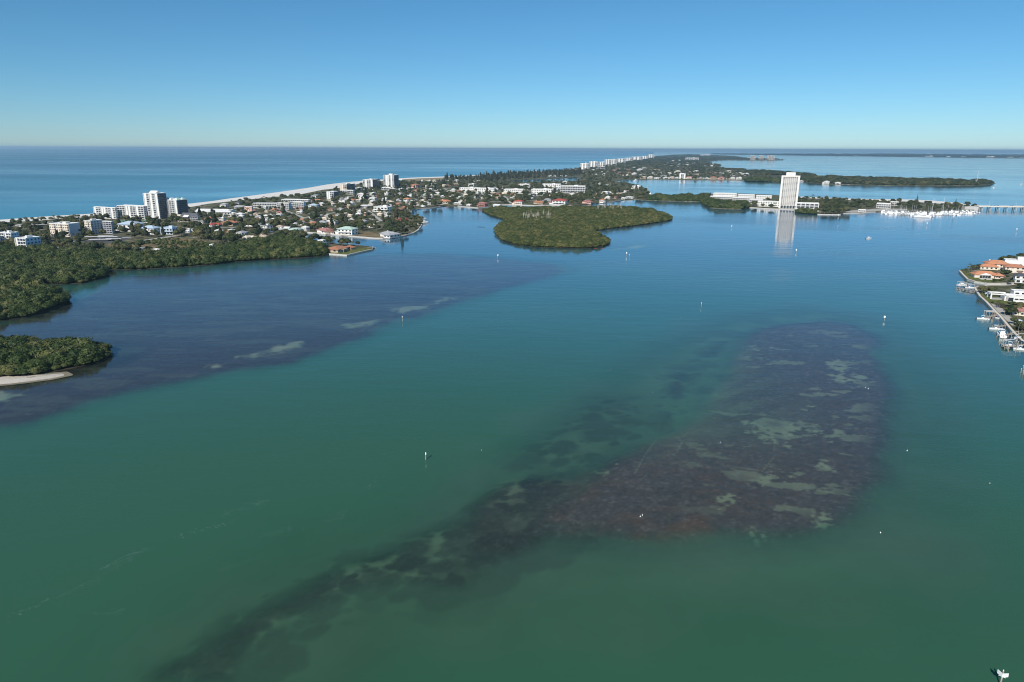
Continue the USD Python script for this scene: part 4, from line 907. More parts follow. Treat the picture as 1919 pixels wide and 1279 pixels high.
# dark-roofed condominium
t, Wd, D, H = block("grey condominium with dark slate roof and tall white piers", "apartment building", (372, 415), 32, 4, 10, floors=3, bays=7, wall="grey", style="balcony", penthouse=False)
part(t, "slate_roof", hip_roof(-Wd / 2, D / 2, H + .7, Wd, D, 5.0, 1.0), ROOF["dark"])
part(t, "front_gable", hip_roof(-Wd * .62, -1.2, H - .5, 9, 6, 3.0, .5, True), ROOF["white"])
part(t, "end_block", box(-Wd - 4, D / 2, -.3, 8, D * .8, H + 3), WALL["cream"])
# long apartments and hall
block("long low grey-roofed beach apartments stretching along the shore road", "apartment building", (519, 388), 44, 3, 9, rot=SUNROT + .18, floors=2, bays=14, wall="white", roof="grey", penthouse=False, depth=14)
block("upper row of long white beach apartments behind the blue-windowed flats", "apartment building", (578, 379), 50, 3, 7, rot=SUNROT + .18, floors=2, bays=14, wall="white", roof="white", penthouse=False, depth=13)
for cx_, cy_, ww_, lab in ((542, 390, 22, "white two-storey flats with blue windows, seaward of their twin"), (570, 388, 20, "white two-storey flats with blue windows, inland of their twin")):
    block(lab, "apartment building", (cx_, cy_), ww_, 4, 11, floors=3, bays=6, wall="white", side="blue", group="blue-windowed flats", penthouse=False)
def hall():
    p = gp(404, 399, LAND_Z); m = mpp(404, 399); rot = SUNROT + .22
    t = thing("assembly_hall", "long hall with a pale gabled roof and dark side near the beach", "hall", (p[0], p[1], LAND_Z), rot)
    w, d = 60 * m * 1.1, 20
    part(t, "wall", box(0, 0, -.3, w, d, 5), WALL["grey"]); part(t, "roof", hip_roof(0, 0, 4.7, w, d, 4.5, 1.2, True), ROOF["white"])
    for k in range(12): part(t, "window", box(-w / 2 + (k + .5) * w / 12, -d / 2 - .03, 1, w / 24, .1, 2.2), GLASS)
    foot(p[0], p[1], w, d, rot, 14)
hall()
t, *_ = block("square salmon pink apartment block of three floors near the beach", "apartment building", (473, 397), 14, 2, 11, floors=3, bays=4, wall="pink", style="win", penthouse=False)
# green-roofed cottages
for k, (x, y) in enumerate(((228, 417), (240, 415), (250, 414.5), (258, 415), (275, 415.5))):
    p = gp(x, y, LAND_Z); m = mpp(x, y)
    kc = house_kind("low", "cream", "green")
    thing("cottage", ("green-roofed cottage, the seaward end of the row below the long apartments", "green-roofed cottage second from the seaward end of its row", "green-roofed cottage in the middle of its row", "green-roofed cottage fourth from the seaward end of its row", "green-roofed cottage standing a little apart from its row")[k], "cottage", (p[0], p[1], LAND_Z), SUNROT, (.75, .75, 1.0), "green-roofed cottages", ref=kc)
    foot(p[0], p[1], 11, 8, SUNROT, 18)
# blue-white villas
for (x, y, w_, sh, lab) in ((247, 431, 40, "two", "wide pale house with teal roof behind the carport trees"), (283, 437, 30, "two", "pale blue house with white turret roof facing the dry scrub"), (318, 437, 30, "flat2", "white and blue terraced house facing the dry scrub")):
    p = gp(x, y, LAND_Z); s = w_ * mpp(x, y) / 16
    thing("villa", lab, "house", (p[0], p[1], LAND_Z), SUNROT + .15, (s, s, s ** .5 * 1.15), ref=house_kind(sh, "blue" if sh == "flat2" else "white", "blue")); foot(p[0], p[1], 14 * s, 10 * s, SUNROT, 10)
# carports
kc = kind_class("carport")
part(kc, "roof", box(0, 0, 2.5, 24, 6.2, .22), ROOF["white"])
for k in range(5): part(kc, "post", box(-11 + k * 5.5, 0, -.2, .18, .18, 2.7), STEEL)
for k, (x, y, s, lab) in enumerate(((178, 446, 1.0, "white carport roof nearest the grey-ended block"), (189, 451, 1.15, "white carport roof in the front row of the car park"), (203, 446, 1.0, "white carport roof in the back row of the car park"), (213, 449.5, .8, "short white carport roof between the two rows"), (199, 443.5, .8, "white carport roof under the dark balconied wing"), (238, 447, .45, "small white carport roof standing apart from the others"))):
    p = gp(x, y, LAND_Z); thing("carport", lab, "carport", (p[0], p[1], LAND_Z), SUNROT + math.radians(28), (s, s, 1), "white carports", ref=kc); foot(p[0], p[1], 24 * s, 7, SUNROT + .45, 22)
# condominiums further along the beach
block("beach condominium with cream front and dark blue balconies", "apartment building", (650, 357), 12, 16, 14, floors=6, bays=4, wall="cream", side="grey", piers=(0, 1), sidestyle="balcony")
block("white terraced podium before the cream-fronted beach condominium", "apartment building", (662, 361), 23, 3, 7, floors=2, bays=6, wall="white", penthouse=False)
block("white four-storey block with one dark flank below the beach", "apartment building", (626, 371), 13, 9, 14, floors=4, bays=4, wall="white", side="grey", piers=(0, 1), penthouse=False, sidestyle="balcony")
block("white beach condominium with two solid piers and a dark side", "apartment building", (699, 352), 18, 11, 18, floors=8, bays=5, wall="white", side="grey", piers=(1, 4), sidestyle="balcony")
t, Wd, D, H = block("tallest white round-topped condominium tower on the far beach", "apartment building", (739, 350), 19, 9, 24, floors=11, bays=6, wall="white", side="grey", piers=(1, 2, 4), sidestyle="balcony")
part(t, "crown_ring", trimesh.creation.cylinder(radius=Wd * .2, height=4, sections=20).apply_translation([-Wd / 2, D / 2, H + 2.5]), WALL["white"])
block("white pool pavilion at the foot of the tallest beach tower", "building", (732, 353), 16, 3, 5, floors=1, bays=5, wall="white", penthouse=False)
# the white complex in the middle of the key
for corner, wl, h, fl, ba, lab in (((926, 357), 32, 7, 2, 8, "white flat building of the shopping district facing the mangrove island"), ((980, 359), 36, 7, 2, 10, "white building with hipped dark skylights in the shopping district"), ((897, 355), 36, 6, 2, 9, "bright white low commercial building near the tall dark pines"),
        ((992, 348), 20, 6, 2, 6, "long white narrow building behind the shopping district"), ((1036, 360), 40, 8, 2, 9, "white stepped front building of the big white school complex"), ((1050, 350), 34, 8, 2, 9, "white rear building of the big white school complex"), ((1096, 358), 46, 12, 3, 10, "three-storey white building with long roof edge in the school complex")):
    block(lab, "building", corner, wl, 4, h, rot=SUNROT + .12, floors=fl, bays=ba, wall="white", style="win" if fl == 2 else "balcony", depth=22, group="white buildings in the middle of the key")
# gulf-side condominiums far along the shore
far = [((1104, 313), 17, 10.5, 8), ((1120, 309.5), 16, 10.5, 8), ((1134, 308), 12, 8, 6), ((1145, 306.5), 12, 11, 8), ((1155, 306), 12, 11, 8), ((1172, 301.5), 16, 7.5, 6), ((1184, 299), 12, 6.5, 5), ((1204, 297.5), 20, 7, 6), ((1214, 295.5), 11, 6.5, 6), ((1225.5, 294), 11, 8, 7)]
ords = ["nearest", "second nearest", "third nearest", "fourth nearest", "middle", "sixth", "seventh, a low one", "long eighth", "last but one", "farthest"]
for (c, wl, h, fl), o in zip(far, ords):
    block(f"white gulf-side condominium, the {o} block of the shore row" if "nearest" in o or "farthest" in o or "last" in o or "middle" in o else f"white gulf-side condominium, the {o} block counted along the shore row", "apartment building", c, wl, 3, h, rot=math.radians(-14), floors=fl, bays=6, wall="white", depth=26, side="grey", group="gulf-side condominium row", piers=(1, 3))
for c, lab in (((1415, 296.2), "pinkish condominium block on the far spit, nearest the woods"), ((1431, 296.2), "middle one of three pinkish condominium blocks on the far spit"), ((1451, 296.4), "wide pinkish condominium block at the far spit's tip")):
    block(lab, "apartment building", c, 14 if c[0] > 1440 else 9, 0, 7.0, rot=math.radians(-20), floors=6, bays=5, wall="cream", depth=20, group="condominiums on the far spit")
block("long white apartment block above the far houses", "apartment building", (1309, 297.5), 24, 0, 5, rot=math.radians(-16), floors=3, bays=7, wall="white", depth=30)
block("white far apartment block close to the horizon", "apartment building", (1331, 289.2), 18, 0, 3.4, rot=math.radians(-16), floors=4, bays=6, wall="white", depth=40)
block("bright white boxy waterfront block with its reflection in the far bay", "building", (1284, 331.5), 11, 1, 9, rot=math.radians(-15), floors=4, bays=4, wall="white", depth=24, piers=(0, 3))
block("low white range behind the gulf-side condominium row", "building", (1133, 311.5), 14, 0, 3, rot=math.radians(-14), floors=2, bays=6, wall="white", depth=25)

# ------------------------------------------------------------------ the slab tower and its wings
def tower():
    rot = math.radians(-23)
    p = gp(1476, 388, LAND_Z); m = mpp(1476, 388)
    W_, D_, H_, F_, B_ = 34 * m * .93, 18.0, 58.0 * m, 24, 8
    t = thing("apartment_tower", "tall white slab tower with a grid of windows and a roof box", "apartment building", (p[0], p[1], LAND_Z), rot)
    foot(p[0], p[1], W_, D_, rot, 20, 4)
    y0 = -D_ / 2
    base = 6.5; fh = (H_ - base - 1.5) / F_; ew = W_ * .095
    part(t, "wall", box(0, 0, -.4, W_ - .6, D_ - 1.6, H_ + .4), TOWERWALL)
    for s in (-1, 1):
        part(t, "end_pier", box(s * (W_ / 2 - ew / 2), 0, -.4, ew, D_ + .8, H_ + 1.6), TOWERWALL)
        part(t, "back_row", cat([box(s * (W_ / 2 - ew - 1.2), y0 + .3, base + f * fh + .9, 1.5, .6, fh * .5) for f in range(F_)]), GLASS)
    iw = W_ - 2 * ew; bw = iw / B_
    for f in range(F_ + 1):
        part(t, "floor_slab", box(0, y0 + .5, base + f * fh - .1, iw, 1.7, .75), TOWERWALL)
    for b in range(B_ + 1):
        part(t, "mullion", box(-iw / 2 + b * bw, y0 + .52, base, .7, 1.5, H_ - base), TOWERWALL)
    for f in range(F_):
        for b in range(B_):
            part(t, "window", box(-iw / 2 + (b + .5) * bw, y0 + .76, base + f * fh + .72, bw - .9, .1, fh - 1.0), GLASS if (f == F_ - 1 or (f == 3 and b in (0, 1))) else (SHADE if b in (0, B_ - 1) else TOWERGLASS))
    part(t, "roof", box(0, 0, H_ + .02, W_ - 2 * ew - .1, D_, 1.2), TOWERWALL); part(t, "roof_house", box(-.5, 0, H_ + 1.25, W_ * .5, D_ * .6, 6.5), TOWERWALL)
    for k in range(6):
        part(t, "column", box(-iw / 2 + k * iw / 5, y0 - .4, -.3, 1.1, 1.1, base), TOWERWALL)
    part(t, "lobby_glazing", box(0, y0 + .8 - .2, .2, iw - .5, .5, base - .8), GLASS)
    part(t, "terrace", box(0, y0 - 5, -.3, W_ * .9, 8, .8), CONC)
TOWERWALL = mat_plain("cream_concrete", (0.70, 0.665, 0.61), 0.7, 0.05, 0.1)
TOWERGLASS = mat_plain("tinted_glass", (0.24, 0.24, 0.245), 0.35, 0, 1, 0.5)
tower()
R1 = math.radians(-23)
for c_, wl_, h_, fl_, ba_, lab in (((1372, 375.5), 42, 8.5, 3, 10, "white terraced block at the pine end of the row beside the slab tower"), ((1404, 377), 30, 8, 3, 7, "middle white terraced block of the row beside the slab tower"), ((1428, 380), 24, 7.5, 2, 6, "white terraced block of the row nearest the slab tower")):
    block(lab, "building", c_, wl_, 3, h_, rot=R1 + .10, floors=fl_, bays=ba_, wall="white", style="balcony", depth=24, penthouse=False, group="terraced white blocks beside the slab tower")
for c_, wl_, h_, lab in (((1380, 368), 44, 7.5, "rear white block by the far bay, at the pine end"), ((1414, 370.5), 32, 7.5, "rear white block by the far bay, the middle one"), ((1446, 373), 30, 8, "rear white block by the far bay, next to the slab tower")):
    block(lab, "building", c_, wl_, 2, h_, rot=R1 + .10, floors=2, bays=9, wall="white", style="win", depth=18, penthouse=False, group="rear white blocks by the far bay")
block("low white link building between the terraced wing and the slab tower", "building", (1461, 385.5), 42, 2, 9, rot=R1 + .05, floors=2, bays=9, wall="white", depth=18, penthouse=False, style="win")
block("white three-storey wing beyond the slab tower", "building", (1533, 395), 42, 1, 15, rot=R1 + .02, floors=3, bays=5, wall="white", depth=16, penthouse=False)
block("white clubhouse with flat roof behind the marina", "clubhouse", (1668, 389), 26, 2, 8, rot=math.radians(-28), floors=2, bays=6, wall="white", depth=18, penthouse=False)
block("white clubhouse annexe behind the marina palms", "clubhouse", (1683, 383.5), 15, 1, 6, rot=math.radians(-28), floors=2, bays=4, wall="white", depth=14, penthouse=False)
block("low white boat shed at the marina's landward end", "shed", (1622, 396), 14, 1, 4, rot=math.radians(-28), floors=1, bays=4, wall="white", depth=9, penthouse=False)
# ------------------------------------------------------------------ beaches, lawns, paving and walls
Z1 = 1.112
def patch(name, pts, mat, label, z=Z1, clip=None):
    g = poly(pts)
    if clip is not None: g = g.intersection(clip)
    if g.is_empty: return
    top_mesh(name, sheet(g, z), M[mat], label, kind="structure")
beach_pts = [(-300, 436), (0, 412.6), (42, 409.1), (104, 404.6), (175, 400.1), (240, 393.1), (300, 387.1), (358, 380.1), (400, 375.1), (425, 371.1), (455, 367.1), (487, 362.6), (520, 358.1), (550, 353.6), (580, 349.1), (612, 343.1), (631, 340.6), (654, 338.1), (679, 335.6), (717, 333.1), (750, 330.6), (790, 328.6), (825, 327.6), (850, 326.6), (902, 324.1),
    (902, 325.2), (850, 328), (825, 329.5), (790, 330.6), (750, 333), (717, 336), (683, 339), (660, 344), (633, 350), (605, 353), (577, 359), (550, 364.5), (517, 366.5), (487, 370), (446, 374), (417, 377.5), (394, 380), (362, 386), (300, 394), (240, 400), (175, 406), (130, 409), (83, 413), (0, 418), (-300, 444)]
patch("beach", beach_pts, "sand", "white sand beach along the gulf shore of the key")
patch("beach", [(1058, 315.2), (1087, 309.7), (1121, 303.7), (1160, 297.7), (1165, 299), (1123, 306), (1095, 312), (1085, 316), (1066, 318.5)], "sand", "white sand spit before the gulf-side condominiums")
patch("beach", [(1500, 366.6), (1561, 369.6), (1640, 372.1), (1690, 372.6), (1740, 374.6), (1800, 380.1), (1826, 386), (1815, 386), (1735, 379), (1690, 376.5), (1640, 375.5), (1560, 372.5), (1500, 369)], "sand", "narrow white beach behind the slab tower's trees")
patch("dune", [(717, 336), (750, 333), (790, 330.6), (825, 329.5), (835, 331), (825, 336), (780, 338), (745, 339.5), (717, 341)], "dune", "tan dune grass behind the far beach")
patch("scrub", [(196, 459), (260, 452), (330, 445), (372, 450), (415, 458), (420, 468), (380, 474), (300, 474), (230, 470)], "scrub", "dry brown scrub clearing behind the mangrove belt")
patch("car_park", [(155, 452), (170, 446), (205, 440), (245, 444), (240, 450), (205, 456), (165, 457)], "asphalt", "dark car park under the white carports")
patch("car_park", [(48, 420), (100, 415), (140, 412.5), (172, 410), (182, 413.5), (130, 418), (60, 424)], "paving", "pale car park behind the beach")
patch("street", [(240, 456), (275, 449), (330, 441), (335, 442), (282, 451), (246, 458)], "paving", "pale lane beside the dry scrub")
patch("street", [(270, 411), (330, 403.5), (372, 399), (372, 400.5), (332, 405.5), (272, 413)], "paving", "shore road in front of the stepped tower")
patch("street", [(1583, 398), (1610, 397), (1650, 394.5), (1700, 394), (1700, 391), (1650, 390), (1600, 393), (1583, 396)], "paving", "pale quay apron of the marina")
patch("lawn", [(619, 475.5), (650, 477.3), (674, 471.5), (696, 467.2), (699, 465), (668, 466), (640, 470), (620, 471)], "lawn", "green lawn of the house on the grassy point")
patch("lawn", [(672, 441), (700, 443.5), (716, 444), (712, 438), (690, 434), (672, 436)], "scrub", "bare tan yard beside the white point house")
patch("lawn", [(1799, 509), (1807, 517), (1814, 523.5), (1826, 527.7), (1850, 531.5), (1880, 531.3), (1880, 528), (1850, 526), (1826, 518), (1815, 509)], "lawn", "yellowing lawn of the orange-roofed villa", 1.312)
patch("lawn", [(1832, 549), (1840, 557), (1852, 568), (1872, 572), (1919, 578), (1990, 585), (1990, 566), (1890, 560), (1850, 556)], "lawn", "green garden strip before the modern white house", 1.312)
patch("terrace", [(1856, 571), (1866, 583), (1880, 598), (1896, 613), (1908, 612), (1890, 593), (1876, 578)], "paving", "pale terrace behind the sea wall", 1.316)
patch("garden_bed", [(1862, 571), (1872, 579), (1890, 583), (1893, 578), (1880, 571)], "mud", "dark mulched garden bed behind the sea wall", 1.320)
# the sand spit of the near islet: a low sheet rising out of the water
def spit_mesh():
    rng = np.random.default_rng(4)
    P = fill(spit, 1.4, rng, 0.0); ring = np.array(spit.exterior.segmentize(3.0).coords)[:-1]
    P = np.vstack([ring, P])
    from scipy.spatial import Delaunay
    T = Delaunay(P).simplices
    c = P[T].mean(1); T = T[shapely.contains(spit, shapely.points(c))]
    a = P[T[:, 1]] - P[T[:, 0]]; b = P[T[:, 2]] - P[T[:, 0]]; fl = a[:, 0] * b[:, 1] - a[:, 1] * b[:, 0] < 0; T[fl] = T[fl][:, ::-1]
    d = shapely.distance(spit.boundary, shapely.points(P))
    z = -0.06 + 0.55 * sstep(0, 7, d) + 0.08 * fb(P, .2, 3, 3)
    return trimesh.Trimesh(np.c_[P, z], T, process=False)
top_mesh("wet_sand", sheet(spit.buffer(2.0), .02), M["wet_sand"], "wet darker sand edging the near spit", kind="structure")
top_mesh("sand_spit", spit_mesh(), M["spit_sand"], "low pale sand spit at the foot of the near mangrove islet", kind="structure", smooth=True)

def sea_wall(pts, label, h=0.35, w=0.9, z=LAND_Z, mat=None):
    a = np.array(pts, float); ln = LineString(gp(a[:, 0], a[:, 1]))
    g = ln.buffer(w / 2, cap_style=2, join_style=2)
    p = thing("sea_wall", label, "sea wall")
    part(p, "wall", slab(g, z + h * .6, -1.2), CONC); part(p, "cap", slab(ln.buffer(w / 2 + .25, cap_style=2, join_style=2), z + h, z + h * .6 + .004), mat or WALL["cream"])
sea_wall([(617, 475.8), (650, 478.4), (674, 472.4), (699, 467)], "pale sea wall around the grassy point")
sea_wall([(571, 434.3), (612, 437.3), (654, 441.4), (700, 445.4), (717, 445.9), (746, 443.4), (773, 436.4), (783, 430.4), (791, 419)], "long pale sea wall on the far bank of the canal", w=1.4)
sea_wall([(771, 392.3), (787, 388.8), (806, 387.3), (825, 385.3)], "sea wall in front of the white houses on the inner cove")
sea_wall([(858, 383.3), (869, 384.8), (896, 387.3), (919, 385.3)], "sea wall under the dusty red waterfront house")
sea_wall([(940, 381.2), (954, 380.9), (1000, 382.4), (1033, 381.9), (1073, 383.3)], "sea wall in front of the red-roofed mansions", w=1.6)
sea_wall([(1125, 377.8), (1150, 375.3), (1167, 372.3)], "sea wall in front of the pink corner villas")
sea_wall([(1405, 386.8), (1430, 388.8), (1462, 390.3), (1490, 391.8)], "sea wall under the slab tower's terrace", w=1.6)
sea_wall([(1532, 400.3), (1540, 400.7), (1575, 401.2)], "sea wall in front of the big marina trees", w=1.6)
sea_wall([(1581, 398.7), (1610, 398.2), (1640, 396.2)], "quay wall at the marina's landward end", w=1.6)
sea_wall([(1797.8, 509.2), (1806, 518.2), (1813, 525.2), (1826, 529.2), (1850, 533.1), (1875, 533.2), (1900, 532.2)], "curving pale sea wall around the orange-roofed villa's lawn", z=1.3, w=1.1)
sea_wall([(1901, 536.1), (1880, 537.1), (1850, 537.1), (1826.3, 541.2), (1829, 546.2), (1836, 557.2), (1849, 569.2), (1861, 582.2), (1876, 598.2), (1890, 615.2), (1903, 630.2), (1919, 645.2), (1985, 700)], "long straight sea wall in front of the docks", z=1.3, w=1.1)

# ------------------------------------------------------------------ the houses at the right edge, nearest to the drone
BK = 1.3
def at(x, y): return gp(x, y, BK)
def villa_xf(name, label, x, y, rot):
    p = at(x, y)
    return thing(name, label, "house", (p[0], p[1], BK), rot)
RB = math.radians(-34)
def bk_foot(x, y, w, d, rot): p = at(x, y); foot(p[0], p[1], w, d, rot, 7, 1.5)
# orange-roofed villa on the point
t = villa_xf("villa", "low orange-tiled villa with white gable wall on the lawn of the point", 1846, 519, RB + .35)
part(t, "wall", cat([box(0, 0, -.3, 22, 10, 3.3), box(9.5, -3.5, -.3, 7, 7.0, 3.2)]), WALL["cream"])
part(t, "roof", hip_roof(-1, 0, 3.0, 20, 10, 2.9, 1.0), ROOF["orange"]); part(t, "roof", hip_roof(9.5, -3.2, 2.9, 7, 9, 2.2, .8), ROOF["orange"])
part(t, "gable_wall", trimesh.Trimesh(np.array([(-7, -6.6, 3.1), (3.2, -6.6, 3.1), (-1.9, -6.6, 5.0), (-7, -5.0, 3.1), (3.2, -5.0, 3.1), (-1.9, -5.0, 5.0)]), np.array([[0, 1, 2], [3, 5, 4], [0, 2, 5], [0, 5, 3], [1, 4, 5], [1, 5, 2], [0, 3, 4], [0, 4, 1]]), process=False), WALL["white"])
part(t, "porch", cat([box(-7, -6, 0, .4, .4, 3), box(3, -6, 0, .4, .4, 3), box(-2, -5.6, 2.7, 10.4, 1.6, .4)]), WALL["white"])
for k in range(4): part(t, "sliding_door", box(-5.5 + k * 2.4, -5.05, .1, 2.1, .12, 2.4), GLASS)
part(t, "window", box(9.5, -7.03, .9, 1.6, .1, 1.3), GLASS); part(t, "window", box(7.4, -7.03, .9, 1.0, .1, 1.3), GLASS)
part(t, "pool_deck", box(-3, -11, -.1, 11, 5, .35), WALL["white"]); bk_foot(1846, 519, 24, 16, RB + .35)
# big orange roof behind it
t = villa_xf("villa", "big orange-tiled two-level villa behind the round dark tree", 1866, 503, RB + .3)
part(t, "wall", cat([box(0, 0, -.3, 20, 12, 6.0), box(-9, -6, -.3, 16, 8, 3.4)]), WALL["cream"])
part(t, "roof", hip_roof(0, 0, 5.7, 20, 12, 3.2, 1.0), ROOF["orange"]); part(t, "roof", hip_roof(-9, -6, 3.1, 16, 8, 2.4, .9), ROOF["orange"])
windows_on(t, 0, 0, 3.6, 20, 12, 4, 2, 1.6, 1.4, "flr"); windows_on(t, -9, -6, 1.0, 16, 8, 4, 1, 1.6, 1.3, "fl"); part(t, "chimney", box(-6, 3, 6, 1.2, 1.2, 3.2), WALL["cream"]); bk_foot(1864, 504, 28, 18, RB + .3)
t = villa_xf("villa", "cream villa with faded orange roof behind the round dark tree, under the white villa", 1899, 509, RB + .2)
part(t, "wall", box(0, 0, -.3, 17, 10, 5.6), WALL["cream"]); part(t, "roof", hip_roof(0, 0, 5.3, 17, 10, 2.4, 1.0), ROOF["terracotta"]); windows_on(t, 0, 0, 1.0, 17, 10, 4, 2); windows_on(t, 0, 0, 3.6, 17, 10, 4, 2)
part(t, "garage_door", box(4.5, -5.04, 0, 4, .12, 2.4), WALL["brown"]); part(t, "arch", box(-2, -5.6, 0, 3, 1.2, 4.2), WALL["cream"]); bk_foot(1899, 509, 19, 12, RB)
t = villa_xf("villa", "stark white block-like villa with stepped flat roofs behind the orange villas", 1899, 498, RB + .1)
part(t, "wall", cat([box(0, 0, -.3, 18, 11, 6.8), box(5.5, 1, 6.5, 6, 6, 3.6), box(-7.8, -3, 6.5, .5, 4, 1.2)]), WALL["white"]); part(t, "roof", flat_roof(-3, 0, 6.5, 11.6, 11), ROOF["white"]); windows_on(t, 0, 0, 1.0, 18, 11, 3, 2, 1.8, 1.6); part(t, "terrace", box(-1, -6.6, 3.2, 14, 2.2, .3), WALL["white"]); bk_foot(1899, 498, 20, 12, RB)
t = villa_xf("villa", "white modern house with dark roof terrace, cut by the picture edge", 1916, 528, RB + .1)
part(t, "wall", cat([box(0, 0, -.3, 14, 10, 6.6), box(-2, -5.9, -.3, 9, 1.8, 3.3)]), WALL["white"]); part(t, "roof", hip_roof(0, 0, 6.3, 14, 10, 1.6, .9), ROOF["dark"]); windows_on(t, 0, 0, 3.9, 14, 10, 3, 2, 2.4, 1.7); windows_on(t, -2, -5.9, .5, 9, 1.8, 2, 0, 2.6, 2.0, "f"); part(t, "balcony", cat([box(-2, -6.0, 3.2, 9.6, 2.4, .2), box(-2, -7.1, 3.4, 9.6, .1, .9)]), WALL["white"]); bk_foot(1916, 528, 16, 12, RB)
# the modern house with courtyard frames
t = villa_xf("villa", "large white modern house with flat roofs and a framed open courtyard", 1903, 562, RB + .28)
part(t, "wall", cat([box(3, 0, -.3, 24, 13, 4.4), box(8, 4.5, -.3, 20, 8, 7.4), box(-8.5, -5, -.3, 3, 3, 4.2)]), WALL["white"])
part(t, "roof", flat_roof(3, -2, 4.1, 24, 9), ROOF["white"]); part(t, "roof", flat_roof(8, 4.5, 7.1, 20, 8), ROOF["white"])
part(t, "court_frame", cat([box(-12, 8, 3.9, 13, 1.2, .9), box(-18, 3, 3.9, 1.2, 9, .9), box(-18.0, 7.4, -.3, 1.0, 1.0, 4.2), box(-18.0, -1.0, -.3, 1.0, 1.0, 4.2), box(-9.2, -1.4, 3.9, 16.4, 1.2, .9)]), WALL["white"])
for k, (x, z, w_, h_) in enumerate(((-5.5, .2, 3.6, 2.8), (-1.5, 1.4, 2.6, 1.0), (2.5, 1.4, 4.0, 1.0), (7, .2, 2.2, 2.9), (11, .8, 3.0, 2.0))): part(t, "window", box(x, -6.54, z, w_, .12, h_), GLASS)
for k in range(4): part(t, "window", box(0.5 + k * 4.6, .44, 5.0, 2.8, .12, 1.3), GLASS)
part(t, "pool_terrace", box(-10, 2.5, -.2, 15, 9, .4), CONC); part(t, "garden_wall", box(6, -9.4, -.3, 18, .4, 1.5), WALL["white"]); bk_foot(1900, 558, 40, 22, RB + .28)
t = villa_xf("villa", "pink-roofed house half hidden by garden trees behind the docks", 1921, 590, RB)
part(t, "wall", box(0, 0, -.3, 16, 10, 3.6), WALL["cream"]); part(t, "roof", hip_roof(0, 0, 3.3, 16, 10, 2.4, .9), ROOF["pinkred"]); windows_on(t, 0, 0, 1, 16, 10, 4, 2); bk_foot(1921, 590, 18, 12, RB)
# small garden things
for k, (x, y, w_, lab) in enumerate(((1852, 553, 5, "blue tarpaulin-covered boat on a trailer in the garden strip"), (1908, 604, 4, "blue-grey garden canopy behind the lower docks"))):
    p = at(x, y); t = thing("canopy", lab, "canopy", (p[0], p[1], BK), RB)
    part(t, "cover", hip_roof(0, 0, 1.5, w_, 2.6, .7, .2), ROOF["blue"]); part(t, "frame", cat([box(sx * w_ * .45, sy * 1.1, 0, .12, .12, 1.6) for sx in (-1, 1) for sy in (-1, 1)]), STEEL)

# ------------------------------------------------------------------ boats and docks
def hull_mesh(L, B, H, bow=.35, sheer=.25, n=9):
    vs, fs = [], []
    for i in range(n):
        q = i / (n - 1); x = -L / 2 + L * q
        w = B / 2 * (1 if q < 1 - bow else math.cos((q - (1 - bow)) / bow * math.pi / 2) ** .8 + 0.02); h = H * (1 + sheer * max(0, q - .4) / .6); k = .55 if q < .8 else .55 * (1 - (q - .8) * 3.5)
        vs += [(x, -w, h), (x, -w * .92, h * .45), (x + (L * .02 * (q > .9)), -w * max(k, .05), -.35), (x, w * max(k, .05), -.35), (x, w * .92, h * .45), (x, w, h)]
    for i in range(n - 1):
        a, b = 6 * i, 6 * i + 6
        for k in range(5): fs += [[a + k, b + k, b + k + 1], [a + k, b + k + 1, a + k + 1]]
        fs += [[a + 5, b + 5, b], [a + 5, b, a]]
    fs += [[0, 1, 2], [0, 2, 3], [0, 3, 4], [0, 4, 5]]; e = 6 * (n - 1)
    fs += [[e, e + 2, e + 1], [e, e + 3, e + 2], [e, e + 4, e + 3], [e, e + 5, e + 4]]
    m = trimesh.Trimesh(np.array(vs, float), np.array(fs), process=False); trimesh.repair.fix_normals(m); return m

